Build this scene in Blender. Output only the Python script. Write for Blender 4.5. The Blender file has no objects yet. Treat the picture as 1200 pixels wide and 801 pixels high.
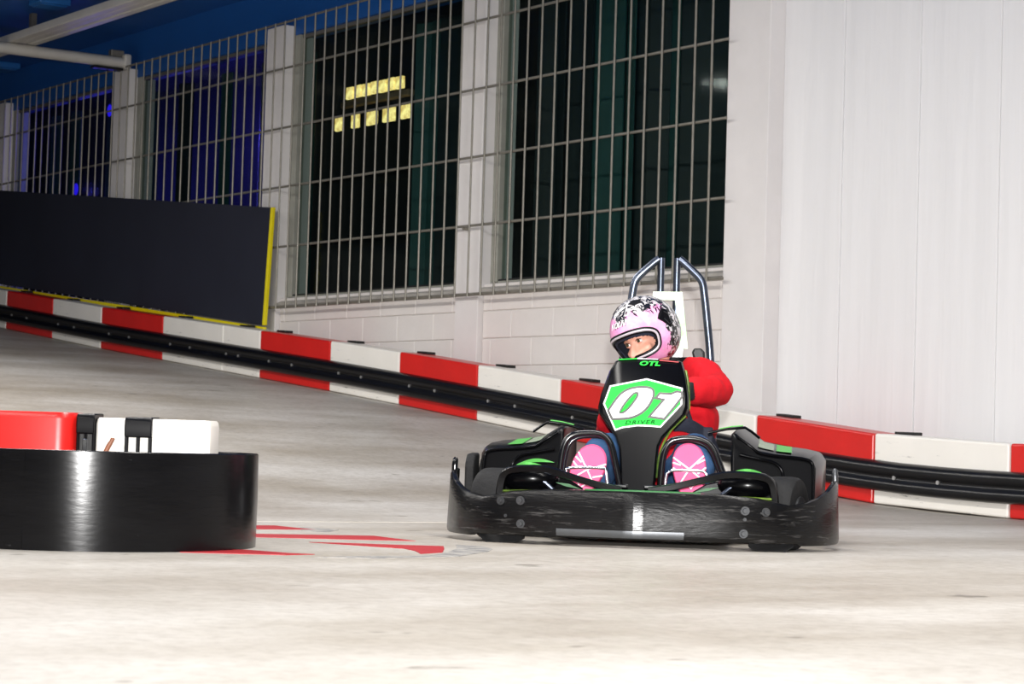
import bpy, bmesh, math, random
import numpy as np
from mathutils import Vector, Matrix, Euler
random.seed(7)
scene = bpy.context.scene
COL = scene.collection
R = math.radians

# ------------------------------------------------------------------ camera, light, exposure
cam_d = bpy.data.cameras.new('camera'); cam = bpy.data.objects.new('camera', cam_d); COL.objects.link(cam)
cam_d.sensor_width = 36; cam_d.lens = 79.5; cam_d.clip_start = .05; cam_d.clip_end = 200
EYE = Vector((0, 0, .376))
AR = Vector((0.56687707, 0.82327167, 0.02956593)); AU = Vector((0.01880272, -0.04881048, 0.99863106)); AD = Vector((-0.82358779, 0.56554512, 0.04314929))
cam.matrix_world = Matrix(((AR.x, AU.x, -AD.x, EYE.x), (AR.y, AU.y, -AD.y, EYE.y), (AR.z, AU.z, -AD.z, EYE.z), (0, 0, 0, 1)))
scene.camera = cam
cam_d.dof.use_dof = True; cam_d.dof.focus_distance = 8.8; cam_d.dof.aperture_fstop = 11

w = bpy.data.worlds.new('hall_ambient'); scene.world = w; w.use_nodes = True
w.node_tree.nodes['Background'].inputs[0].default_value = (1, .97, .93, 1)
w.node_tree.nodes['Background'].inputs[1].default_value = .13

vs = scene.view_settings
vs.view_transform = 'Standard'; vs.look = 'None'; vs.exposure = 0.0; vs.gamma = 1; vs.use_curve_mapping = False

def lamp(name, kind, loc, energy, color=(1, 1, 1), **k):
    d = bpy.data.lights.new(name, kind); d.energy = energy; d.color = color
    for a, v in k.items(): setattr(d, a, v)
    o = bpy.data.objects.new(name, d); COL.objects.link(o); o.location = loc
    return o
# the flash gun on the camera that took the photograph
_fl = lamp('camera_flash', 'SPOT', EYE + AU * .21 + AR * .035, 4200, (1, .985, .97), shadow_soft_size=.03, spot_size=R(52), spot_blend=1.0)
_fl.rotation_euler = (AD + AU * .065 + AR * .04).to_track_quat('-Z', 'Y').to_euler()
# the hall's ceiling strip lights, out of view over the track
for i, (x, y) in enumerate(((-15, 4.6), (-4, 4.6), (-15, -1.5), (-4, -1.5))):
    lamp('hall_strip_light', 'AREA', (x, y, 4.4), 430, (1, .963, .905), shape='RECTANGLE', size=9, size_y=.35)

# ------------------------------------------------------------------ materials
def lin(c):
    return tuple(((v / 255) / 12.92 if v / 255 <= .04045 else ((v / 255 + .055) / 1.055) ** 2.4) for v in c)
MATS = {}
def mat(name, rgb, rough=.5, metal=0, spec=.5, var=0, vscale=5, stretch=(1, 1, 1), bump=0, bscale=40, emit=0, coat=0, rgb2=None, ramp=(.35, .65), detail=6):
    m = bpy.data.materials.new(name); m.use_nodes = True; nt = m.node_tree; b = nt.nodes['Principled BSDF']
    c = lin(rgb) + (1,)
    b.inputs['Base Color'].default_value = c; b.inputs['Roughness'].default_value = rough; b.inputs['Metallic'].default_value = metal
    b.inputs['Specular IOR Level'].default_value = spec; b.inputs['Coat Weight'].default_value = coat; b.inputs['Coat Roughness'].default_value = .08
    if emit:
        b.inputs['Emission Color'].default_value = c; b.inputs['Emission Strength'].default_value = emit
    if var or rgb2 or bump:
        tc = nt.nodes.new('ShaderNodeTexCoord'); mp = nt.nodes.new('ShaderNodeMapping'); mp.inputs['Scale'].default_value = stretch
        nt.links.new(tc.outputs['Object'], mp.inputs['Vector'])
    if var or rgb2:
        n = nt.nodes.new('ShaderNodeTexNoise'); n.inputs['Scale'].default_value = vscale; n.inputs['Detail'].default_value = detail; n.inputs['Roughness'].default_value = .62
        nt.links.new(mp.outputs[0], n.inputs['Vector'])
        r = nt.nodes.new('ShaderNodeValToRGB'); r.color_ramp.elements[0].position = ramp[0]; r.color_ramp.elements[1].position = ramp[1]
        c2 = lin(rgb2) if rgb2 else tuple(v * (1 - var) for v in c[:3])
        r.color_ramp.elements[0].color = tuple(c2) + (1,); r.color_ramp.elements[1].color = c
        nt.links.new(n.outputs['Fac'], r.inputs['Fac']); nt.links.new(r.outputs['Color'], b.inputs['Base Color'])
    if bump:
        n2 = nt.nodes.new('ShaderNodeTexNoise'); n2.inputs['Scale'].default_value = bscale; n2.inputs['Detail'].default_value = 4
        nt.links.new(mp.outputs[0], n2.inputs['Vector'])
        bp = nt.nodes.new('ShaderNodeBump'); bp.inputs['Strength'].default_value = bump; bp.inputs['Distance'].default_value = .01
        nt.links.new(n2.outputs['Fac'], bp.inputs['Height']); nt.links.new(bp.outputs[0], b.inputs['Normal'])
    MATS[name] = m
    return m

mat('paint_wall', (226, 222, 220), .55, var=.07, vscale=2.2, bump=.15, bscale=9)
mat('paint_block', (224, 218, 214), .6, var=.06, vscale=3, bump=.2, bscale=30)
mat('mortar', (214, 209, 205), .8)
mat('paint_boards', (232, 231, 231), .5, var=.05, vscale=3, stretch=(2, 1, .12), bump=.5, bscale=7)
mat('window_frame_grey', (150, 150, 140), .5, var=.15)
mat('sill_grey', (176, 172, 165), .6, var=.25, vscale=6)
mat('rebate_black', (14, 15, 16), .6)
mat('slat_teal', (36, 76, 76), .45, spec=.4, var=.3, vscale=2, stretch=(3, 1, .3))
mat('slat_dark', (24, 36, 40), .5, spec=.3, var=.3, vscale=2)
mat('interior_dark', (30, 34, 40), .9)
mat('galvanised', (140, 136, 126), .45, metal=.4, var=.25, vscale=9)
mat('ceiling_blue', (16, 84, 158), .6, var=.12, vscale=.6)
mat('ceiling_fixture_blue', (30, 100, 170), .5, var=.1)
mat('beam_paint', (206, 203, 196), .45, var=.1, vscale=4)
mat('beam_joint', (92, 90, 86), .6)
mat('banner_black', (42, 44, 56), .75, spec=.2, var=.12, vscale=1.2)
mat('banner_yellow', (240, 222, 10), .5, var=.12, vscale=6)
mat('rail_black', (14, 14, 17), .3, spec=.35, var=.35, vscale=3, stretch=(.5, 2, 2), bump=.12, bscale=14)
mat('bolt_zinc', (205, 205, 205), .3, metal=.8, var=.1)
mat('strap_black', (18, 17, 16), .5, var=.2)
mat('ring_black', (8, 8, 10), .2, spec=.22, bump=.03, bscale=20, rgb2=(13, 13, 15), vscale=4, stretch=(1, 1, 4))
mat('kart_black', (8, 8, 10), .28, spec=.22, var=.3, vscale=6, bump=.03, bscale=10)
mat('kart_gloss', (6, 6, 8), .22, spec=.12, var=.2, vscale=4)
mat('bumper_black', (13, 12, 12), .24, spec=.3, rgb2=(14, 14, 15), vscale=5, stretch=(1, 1, 5), bump=.1, bscale=26)
mat('tube_black', (12, 12, 14), .16, spec=.6, var=.1)
mat('chrome', (225, 228, 232), .12, metal=1, var=.06, vscale=8)
mat('steel_tube', (104, 112, 128), .3, metal=.95, var=.35, vscale=14, ramp=(.4, .6))
mat('tyre_rubber', (24, 24, 25), .7, spec=.3, var=.3, vscale=10, bump=.3, bscale=60)
mat('rim_alloy', (95, 97, 100), .35, metal=.8, var=.2)
mat('decal_green', (34, 214, 62), .5, spec=.15, var=.05, vscale=4)
mat('decal_green_dark', (12, 92, 34), .5, var=.05)
mat('letter_green', (4, 66, 22), .6, spec=.1, var=.05)
mat('decal_white', (245, 244, 246), .35, var=.03)
mat('decal_black', (9, 9, 11), .35, var=.1)
mat('decal_red', (190, 25, 35), .35, var=.1)
mat('lime_edge', (120, 150, 40), .4, var=.3, vscale=8, rgb2=(40, 60, 20))
mat('panel_white', (226, 246, 220), .45, spec=.2, rgb2=(170, 236, 160), vscale=5, ramp=(.3, .42))
mat('pod_grey', (150, 165, 140), .4, var=.2)
mat('pod_green', (96, 186, 88), .45, spec=.2, var=.2)
mat('jersey_red', (204, 22, 34), .85, spec=.2, var=.22, vscale=7, bump=.5, bscale=13)
mat('denim', (62, 96, 138), .9, spec=.15, var=.4, vscale=16, bump=.3, bscale=60)
mat('skin', (226, 164, 142), .5, var=.08, vscale=9)
mat('lip', (170, 82, 80), .5, var=.05)
mat('glove_black', (22, 22, 24), .7, var=.2)
mat('brow', (52, 34, 26), .8, var=.2)
mat('eye_white', (238, 236, 232), .2, var=.02)
mat('iris', (70, 62, 44), .2, var=.3, vscale=40)
mat('sole_pink', (228, 84, 132), .6, var=.06, vscale=12)
mat('sole_white', (250, 236, 242), .6, var=.03)
mat('shoe_grey', (196, 178, 188), .7, var=.15)
mat('belt_navy', (34, 38, 54), .75, var=.3, vscale=20, bump=.2, bscale=120)
mat('liner_navy', (22, 26, 44), .9, var=.2)
mat('gasket_black', (10, 10, 13), .35, spec=.2, var=.15)
mat('rim_silver', (205, 196, 204), .3, metal=.2, var=.1)
mat('block_red', (212, 30, 26), .32, var=.1, vscale=3, bump=.05, bscale=8)
mat('floor_red', (176, 24, 34), .5, var=.12, vscale=8)
mat('floor_grey', (122, 121, 120), .6, rgb2=(168, 164, 158), vscale=16, ramp=(.42, .58))
mat('seam_light', (214, 208, 198), .6, var=.15)
mat('rust_copper', (150, 96, 70), .5, var=.3)
mat('lamp_yellow', (255, 232, 150), .4, emit=1.7, rgb2=(190, 150, 70), vscale=11, ramp=(.38, .58))
_n = MATS['lamp_yellow'].node_tree; _b = _n.nodes['Principled BSDF']; _n.links.new(_b.inputs['Base Color'].links[0].from_socket, _b.inputs['Emission Color'])
mat('lit_ledge', (150, 128, 104), .6, var=.2)
mat('lamp_blue', (48, 30, 255), .4, emit=1.2, var=.1)
mat('lamp_blue_dim', (40, 30, 200), .4, emit=.25, var=.1)
mat('helmet_plain', (236, 170, 214), .2, coat=.4, var=.03)

def white_block():
    m = mat('block_white', (240, 236, 228), .34, var=.04, vscale=3)
    nt = m.node_tree; b = nt.nodes['Principled BSDF']
    tc = nt.nodes.new('ShaderNodeTexCoord'); mp = nt.nodes.new('ShaderNodeMapping'); mp.inputs['Scale'].default_value = (1.3, 1, 9)
    n = nt.nodes.new('ShaderNodeTexNoise'); n.inputs['Scale'].default_value = 4; n.inputs['Detail'].default_value = 8; n.inputs['Roughness'].default_value = .7
    r = nt.nodes.new('ShaderNodeValToRGB'); r.color_ramp.elements[0].position = .62; r.color_ramp.elements[1].position = .7
    uv = nt.nodes.new('ShaderNodeAttribute'); uv.attribute_name = 'rub'
    mu = nt.nodes.new('ShaderNodeMath'); mu.operation = 'MULTIPLY'
    mx = nt.nodes.new('ShaderNodeMixRGB'); mx.inputs[2].default_value = lin((70, 72, 80)) + (1,)
    old = b.inputs['Base Color'].links[0].from_socket
    nt.links.new(tc.outputs['Object'], mp.inputs[0]); nt.links.new(mp.outputs[0], n.inputs['Vector']); nt.links.new(n.outputs['Fac'], r.inputs['Fac'])
    nt.links.new(r.outputs['Color'], mu.inputs[0]); nt.links.new(uv.outputs['Fac'], mu.inputs[1]); nt.links.new(mu.outputs[0], mx.inputs[0])
    nt.links.new(old, mx.inputs[1]); nt.links.new(mx.outputs[0], b.inputs['Base Color'])
white_block()

def floor_mat():
    m = bpy.data.materials.new('polished_concrete'); m.use_nodes = True; nt = m.node_tree; b = nt.nodes['Principled BSDF']
    N = nt.nodes.new; L = nt.links.new
    tc = N('ShaderNodeTexCoord')
    def noise(scale, st, det=6, ro=.6):
        mp = N('ShaderNodeMapping'); mp.inputs['Scale'].default_value = st
        n = N('ShaderNodeTexNoise'); n.inputs['Scale'].default_value = scale; n.inputs['Detail'].default_value = det; n.inputs['Roughness'].default_value = ro
        L(tc.outputs['Object'], mp.inputs[0]); L(mp.outputs[0], n.inputs['Vector']); return n.outputs['Fac']
    def ramp(src, a, c0, p0, c1, p1):
        r = N('ShaderNodeValToRGB'); r.color_ramp.elements[0].position = p0; r.color_ramp.elements[1].position = p1
        r.color_ramp.elements[0].color = c0 + (1,); r.color_ramp.elements[1].color = c1 + (1,); L(src, r.inputs['Fac']); return r.outputs['Color']
    base = ramp(noise(1.1, (1, .55, 1), 8), 0, lin((166, 158, 146)), .32, lin((203, 199, 193)), .66)
    stain = ramp(noise(.5, (1.1, .5, 1), 7, .68), 0, lin((158, 140, 116)), .3, (1, 1, 1), .55)
    mx = N('ShaderNodeMixRGB'); mx.blend_type = 'MULTIPLY'; mx.inputs[0].default_value = .5; L(base, mx.inputs[1]); L(stain, mx.inputs[2])
    fine = ramp(noise(22, (1, 1, 1), 8, .75), 0, (.62, .6, .57), .34, (1, 1, 1), .56)
    mx2 = N('ShaderNodeMixRGB'); mx2.blend_type = 'MULTIPLY'; mx2.inputs[0].default_value = .6; L(mx.outputs[0], mx2.inputs[1]); L(fine, mx2.inputs[2])
    spots = ramp(noise(6, (1, .7, 1), 3, .5), 0, lin((120, 112, 98)), .27, (1, 1, 1), .31)
    mx3 = N('ShaderNodeMixRGB'); mx3.blend_type = 'MULTIPLY'; mx3.inputs[0].default_value = .6; L(mx2.outputs[0], mx3.inputs[1]); L(spots, mx3.inputs[2])
    L(mx3.outputs[0], b.inputs['Base Color'])
    b.inputs['Roughness'].default_value = .48; b.inputs['Specular IOR Level'].default_value = .35
    bp = N('ShaderNodeBump'); bp.inputs['Strength'].default_value = .12; bp.inputs['Distance'].default_value = .01; L(noise(30, (1, 1, 1)), bp.inputs['Height']); L(bp.outputs[0], b.inputs['Normal'])
    MATS['polished_concrete'] = m
floor_mat()

def glass_mat():
    m = bpy.data.materials.new('tinted_glass'); m.use_nodes = True; nt = m.node_tree; nt.nodes.clear()
    o = nt.nodes.new('ShaderNodeOutputMaterial'); mx = nt.nodes.new('ShaderNodeMixShader'); t = nt.nodes.new('ShaderNodeBsdfTransparent'); g = nt.nodes.new('ShaderNodeBsdfGlossy'); fr = nt.nodes.new('ShaderNodeLayerWeight'); pw_ = nt.nodes.new('ShaderNodeMath'); pw_.operation = 'POWER'; pw_.inputs[1].default_value = 3.5
    t.inputs[0].default_value = (.78, .84, .82, 1); g.inputs['Roughness'].default_value = .06; g.inputs[0].default_value = (.2, .22, .22, 1); nt.links.new(fr.outputs['Facing'], pw_.inputs[0])
    nt.links.new(pw_.outputs[0], mx.inputs[0]); nt.links.new(t.outputs[0], mx.inputs[1]); nt.links.new(g.outputs[0], mx.inputs[2]); nt.links.new(mx.outputs[0], o.inputs[0])
    MATS['tinted_glass'] = m
glass_mat()

def scratch(name, amount=.5, thr=.66, st=(2, 2, 14), col=(120, 120, 122)):
    """pale scuffs on a dark moulded plastic"""
    m = MATS[name]; nt = m.node_tree; b = nt.nodes['Principled BSDF']
    tc = nt.nodes.new('ShaderNodeTexCoord'); mp = nt.nodes.new('ShaderNodeMapping'); mp.inputs['Scale'].default_value = st
    n = nt.nodes.new('ShaderNodeTexNoise'); n.inputs['Scale'].default_value = 5; n.inputs['Detail'].default_value = 9; n.inputs['Roughness'].default_value = .75
    r = nt.nodes.new('ShaderNodeValToRGB'); r.color_ramp.elements[0].position = thr; r.color_ramp.elements[1].position = thr + .1; r.color_ramp.elements[1].color = (amount,) * 3 + (1,)
    mx = nt.nodes.new('ShaderNodeMixRGB'); mx.inputs[2].default_value = lin(col) + (1,)
    old = b.inputs['Base Color'].links[0].from_socket
    nt.links.new(tc.outputs['Object'], mp.inputs[0]); nt.links.new(mp.outputs[0], n.inputs['Vector']); nt.links.new(n.outputs['Fac'], r.inputs['Fac'])
    nt.links.new(r.outputs['Color'], mx.inputs[0]); nt.links.new(old, mx.inputs[1]); nt.links.new(mx.outputs[0], b.inputs['Base Color'])
scratch('bumper_black', .45, .56, (1.6, 1.6, 16), (95, 93, 92)); scratch('ring_black', .35, .66, (3, 3, 22)); scratch('rail_black', .12, .62, (.6, 2, 6)); scratch('kart_black', .15, .66)

def helmet_mat():
    m = bpy.data.materials.new('helmet_splatter'); m.use_nodes = True; nt = m.node_tree; b = nt.nodes['Principled BSDF']; N = nt.nodes.new; L = nt.links.new
    tc = N('ShaderNodeTexCoord'); sx = N('ShaderNodeSeparateXYZ'); L(tc.outputs['Object'], sx.inputs[0])
    def math_(op, a, c):
        q = N('ShaderNodeMath'); q.operation = op
        for i, v in enumerate((a, c)):
            if isinstance(v, (int, float)): q.inputs[i].default_value = v
            else: L(v, q.inputs[i])
        return q.outputs[0]
    def noise(s, st=(1, 1, 1), d=5, r=.65, dist=0):
        mp = N('ShaderNodeMapping'); mp.inputs['Scale'].default_value = st; L(tc.outputs['Object'], mp.inputs[0])
        n = N('ShaderNodeTexNoise'); n.inputs['Scale'].default_value = s; n.inputs['Detail'].default_value = d; n.inputs['Roughness'].default_value = r; n.inputs['Distortion'].default_value = dist; L(mp.outputs[0], n.inputs['Vector']); return n.outputs['Fac']
    # where the splatter sits: the crown and the back half
    top = math_('MULTIPLY', math_('SUBTRACT', sx.outputs['Z'], .048), 5.5)
    back = math_('MULTIPLY', math_('ADD', sx.outputs['Y'], .035), 4.2)
    where = math_('MAXIMUM', math_('MINIMUM', top, .42), math_('MINIMUM', back, .36))
    where = math_('MAXIMUM', where, -.25)
    nb = math_('ADD', noise(26, (1, 1, .55), 6, .7, .6), where)
    rb = N('ShaderNodeValToRGB'); rb.color_ramp.interpolation = 'LINEAR'; rb.color_ramp.elements[0].position = .60; rb.color_ramp.elements[1].position = .63; L(nb, rb.inputs[0])
    nw = math_('ADD', noise(48, (1, 1, .8), 4, .6, 1.2), math_('MULTIPLY', where, .45))
    rw = N('ShaderNodeValToRGB'); rw.color_ramp.elements[0].position = .635; rw.color_ramp.elements[1].position = .66; L(nw, rw.inputs[0])
    pk = N('ShaderNodeValToRGB'); pk.color_ramp.elements[0].position = .4; pk.color_ramp.elements[1].position = .7; pk.color_ramp.elements[0].color = lin((226, 140, 192)) + (1,); pk.color_ramp.elements[1].color = lin((240, 186, 222)) + (1,); L(noise(9), pk.inputs[0])
    m1 = N('ShaderNodeMixRGB'); m1.inputs[2].default_value = (.008, .008, .01, 1); L(rb.outputs[0], m1.inputs[0]); L(pk.outputs[0], m1.inputs[1])
    m2 = N('ShaderNodeMixRGB'); m2.inputs[2].default_value = (.55, .53, .55, 1); L(rw.outputs[0], m2.inputs[0]); L(m1.outputs[0], m2.inputs[1])
    L(m2.outputs[0], b.inputs['Base Color']); b.inputs['Roughness'].default_value = .22; b.inputs['Coat Weight'].default_value = .4
    MATS['helmet_splatter'] = m
helmet_mat()

# ------------------------------------------------------------------ mesh helpers
class MB:
    def __init__(s): s.v = []; s.f = []; s.m = []; s.cur = 0
    def add(s, vs, fs):
        o = len(s.v); s.v += [tuple(v) for v in vs]; s.f += [tuple(i + o for i in f) for f in fs]; s.m += [s.cur] * len(fs); return s
    def box(s, a, b):
        x0, y0, z0 = a; x1, y1, z1 = b
        return s.add([(x0, y0, z0), (x1, y0, z0), (x1, y1, z0), (x0, y1, z0), (x0, y0, z1), (x1, y0, z1), (x1, y1, z1), (x0, y1, z1)],
                     [(0, 3, 2, 1), (4, 5, 6, 7), (0, 1, 5, 4), (1, 2, 6, 5), (2, 3, 7, 6), (3, 0, 4, 7)])
    def rings(s, rings, close_u=True, caps=True):
        n = len(rings[0]); vs = [p for r in rings for p in r]; fs = []
        for i in range(len(rings) - 1):
            for j in range(n if close_u else n - 1):
                k = (j + 1) % n; fs.append((i * n + j, i * n + k, (i + 1) * n + k, (i + 1) * n + j))
        if caps and close_u:
            fs.append(tuple(range(n))[::-1]); fs.append(tuple((len(rings) - 1) * n + j for j in range(n)))
        return s.add(vs, fs)
    def tube(s, path, r, n=10, closed=False, flat=1.0, up=None):
        P = [Vector(p) for p in path]; rr = r if isinstance(r, (list, tuple)) else [r] * len(P); rings = []
        prev = None
        for i, p in enumerate(P):
            a = P[i - 1] if (i > 0 or closed) else P[i]; c = P[(i + 1) % len(P)] if (i < len(P) - 1 or closed) else P[i]
            t = (c - a).normalized()
            if prev is None:
                q = Vector(up) if up else (Vector((0, 0, 1)) if abs(t.z) < .9 else Vector((1, 0, 0)))
            else: q = prev
            e = (q - t * q.dot(t)).normalized(); g = t.cross(e); prev = e
            rings.append([p + e * math.cos(2 * math.pi * k / n) * rr[i] * flat + g * math.sin(2 * math.pi * k / n) * rr[i] for k in range(n)])
        if closed: rings.append(rings[0])
        return s.rings(rings, True, not closed)
    def prism(s, poly, fn0, fn1):
        """poly of 2D points; fn0, fn1 map them to the two faces"""
        return s.rings([[fn0(*p) for p in poly], [fn1(*p) for p in poly]])
    def ell(s, c, r, nu=24, nv=14, rot=None):
        rings = []; c = Vector(c)
        for i in range(nv + 1):
            t = math.pi * (i / nv); t = min(max(t, .02), math.pi - .02)
            ring = []
            for j in range(nu):
                a = 2 * math.pi * j / nu; p = Vector((r[0] * math.sin(t) * math.cos(a), r[1] * math.sin(t) * math.sin(a), r[2] * math.cos(t)))
                if rot: p = rot @ p
                ring.append(c + p)
            rings.append(ring)
        return s.rings(rings)
    def cap(s, p0, p1, r0, r1, n=14):
        p0 = Vector(p0); p1 = Vector(p1); t = (p1 - p0).normalized(); e = t.orthogonal().normalized(); g = t.cross(e); rings = []
        for i in range(6):
            a = -math.pi / 2 + math.pi / 2 * i / 5; a = max(a, -1.5); rings.append((p0 + t * math.sin(a) * r0, r0 * math.cos(a)))
        for i in range(6):
            a = math.pi / 2 * i / 5; a = min(a, 1.5); rings.append((p1 + t * math.sin(a) * r1, r1 * math.cos(a)))
        return s.rings([[c + e * math.cos(2 * math.pi * k / n) * q + g * math.sin(2 * math.pi * k / n) * q for k in range(n)] for c, q in rings])
    def mesh(s, name, mats):
        me = bpy.data.meshes.new(name); me.from_pydata(s.v, [], s.f)
        for m in (mats if isinstance(mats, (list, tuple)) else [mats]): me.materials.append(MATS[m])
        me.polygons.foreach_set('material_index', s.m); me.update()
        bm = bmesh.new(); bm.from_mesh(me); bmesh.ops.recalc_face_normals(bm, faces=bm.faces); bm.to_mesh(me); bm.free()
        return me
    def build(s, name, mats, parent=None, smooth=None, bevel=0, segs=2, loc=None):
        return obj(name, s.mesh(name, mats), parent, smooth, bevel, segs, loc)
def obj(name, me, parent=None, smooth=None, bevel=0, segs=2, loc=None):
    if smooth is not None:
        me.polygons.foreach_set('use_smooth', [True] * len(me.polygons)); 
        if smooth < 180: me.set_sharp_from_angle(angle=R(smooth))
    o = bpy.data.objects.new(name, me); COL.objects.link(o)
    if parent: o.parent = parent
    if loc: o.location = loc
    if bevel:
        b = o.modifiers.new('bevel', 'BEVEL'); b.width = bevel; b.segments = segs; b.limit_method = 'ANGLE'; b.angle_limit = R(40)
    return o
def tag(o, label=None, cat=None, group=None, kind=None):
    for k, v in (('label', label), ('category', cat), ('group', group), ('kind', kind)):
        if v: o[k] = v
    return o
def empty(name, loc=(0, 0, 0), rz=0, parent=None):
    o = bpy.data.objects.new(name, None); COL.objects.link(o); o.location = loc; o.rotation_euler = (0, 0, rz); o.empty_display_size = .1
    if parent: o.parent = parent
    return o
def bx(name, a, b, m, parent=None, bevel=0, smooth=None):
    return MB().box(a, b).build(name, m, parent, smooth, bevel)
def lerp(pts, x):
    for (a, u), (b, v) in zip(pts, pts[1:]):
        if a <= x <= b: return u + (v - u) * (x - a) / (b - a)
    return pts[0][1] if x < pts[0][0] else pts[-1][1]
def spline(pts, n=8, closed=False):
    P = [Vector(p) for p in pts]; out = []; m = len(P)
    for i in range(m if closed else m - 1):
        g = (lambda k: P[k % m]) if closed else (lambda k: P[min(max(k, 0), m - 1)])
        p0, p1, p2, p3 = g(i - 1), g(i), g(i + 1), g(i + 2)
        for k in range(n):
            t = k / n; out.append(.5 * ((2 * p1) + (p2 - p0) * t + (2 * p0 - 5 * p1 + 4 * p2 - p3) * t * t + (3 * p1 - p0 - 3 * p2 + p3) * t ** 3))
    if not closed: out.append(P[-1])
    return out
def text_mesh(txt, size, shear=0, offset=0, extrude=0, spacing=1):
    c = bpy.data.curves.new('t', 'FONT'); c.body = txt; c.size = size; c.shear = shear; c.offset = offset; c.extrude = extrude; c.space_character = spacing
    c.align_x = 'CENTER'; c.align_y = 'CENTER'; c.resolution_u = 3
    o = bpy.data.objects.new('t', c); COL.objects.link(o); dg = bpy.context.evaluated_depsgraph_get(); me = bpy.data.meshes.new_from_object(o.evaluated_get(dg))
    bpy.data.objects.remove(o); bpy.data.curves.remove(c); me.materials.clear(); return me

# ------------------------------------------------------------------ floor: flat, then a ramp that climbs along the wall
ZP = [(-45, 3.45), (-24.4, 1.46), (-21.83, 1.195), (-17.02, .747), (-15.88, .636), (-14.72, .517), (-13.62, .402), (-11.5, .165), (-10.9, .1), (-10.28, .047), (-9.7, .018), (-9.15, .004), (-8.5, 0), (30, 0)]
def zf(x): return lerp(ZP, x)
xs = sorted(set([-45, -35] + [-26 + .25 * i for i in range(72)] + [-8, -4, 0, 6]))
ys = [-14, -6, 0, 2, 4, 6, 8, 10.4]
mb = MB(); mb.add([(x, y, zf(x)) for x in xs for y in ys], [(i * len(ys) + j, (i + 1) * len(ys) + j, (i + 1) * len(ys) + j + 1, i * len(ys) + j + 1) for i in range(len(xs) - 1) for j in range(len(ys) - 1)])
fl = mb.build('floor', 'polished_concrete', smooth=180); tag(fl, 'polished concrete track floor with brown stains, rising as a ramp', kind='structure')
sm = MB().box((-8.476, 2.6, -.002), (-8.464, 5.9, .0015)).build('floor_seam', 'seam_light', fl)

# ------------------------------------------------------------------ the window wall
YP, YW, YG, YF = 10.15, 10.20, 10.09, 10.265
PIL = [(-29.43, -29.09), (-25.97, -25.63), (-22.52, -22.18), (-19.06, -18.72), (-15.63, -15.29), (-12.2, -11.755)]
WTOP = 4.13; SILL = 1.6
wall = MB()
wall.box((-34, YW + .012, -.4), (-11.80, 10.5, SILL))
wall_back = wall.build('wall_back', 'mortar'); bx('lintel', (-34, YW + .06, WTOP), (-11.80, 10.5, 4.9), 'ceiling_blue', wall_back); tag(wall_back, 'white painted blockwork wall below the barred windows', kind='structure')
for i, (a, b) in enumerate(PIL):
    top = 4.22 if i < 5 else 4.9
    bx('pilaster', (a, YP, -.3), (b, 10.48, top), 'paint_wall', wall_back, .006)
# painted blocks, course by course
blk = MB().box((-.286, 0, -.109), (.286, .06, .109)).mesh('block', 'paint_block')
blk_half = MB().box((-.141, 0, -.109), (.141, .06, .109)).mesh('block', 'paint_block')
def place_block(me, x, y, z):
    o = bpy.data.objects.new('block', me); COL.objects.link(o); o.parent = wall_back; o.location = (x, y, z)
    b = o.modifiers.new('bevel', 'BEVEL'); b.width = .005; b.segments = 1
for bay in range(1, 5):
    x0, x1 = PIL[bay][1], PIL[bay + 1][0]
    for r in range(7):
        zc = 1.301 - .224 * r + .224
        if zc + .1 < zf(x1) + .30: continue
        start = -14.585 - 40 * .578 + (.289 if r % 2 else 0)
        k = 0
        while True:
            a = start + k * .578; b = a + .578; k += 1
            if a >= x1 - .03: break
            if b <= x0 + .03: continue
            a2, b2 = max(a, x0 + .004), min(b, x1 - .004)
            if b2 - a2 < .06: continue
            yb = YW + random.uniform(-.0015, .0015)
            if b2 - a2 > .57: place_block(blk, (a2 + b2) / 2, yb, zc)
            else:
                me = MB().box((-(b2 - a2) / 2 + .003, 0, -.109), ((b2 - a2) / 2 - .003, .06, .109)).mesh('block', 'paint_block'); place_block(me, (a2 + b2) / 2, yb, zc)

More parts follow.
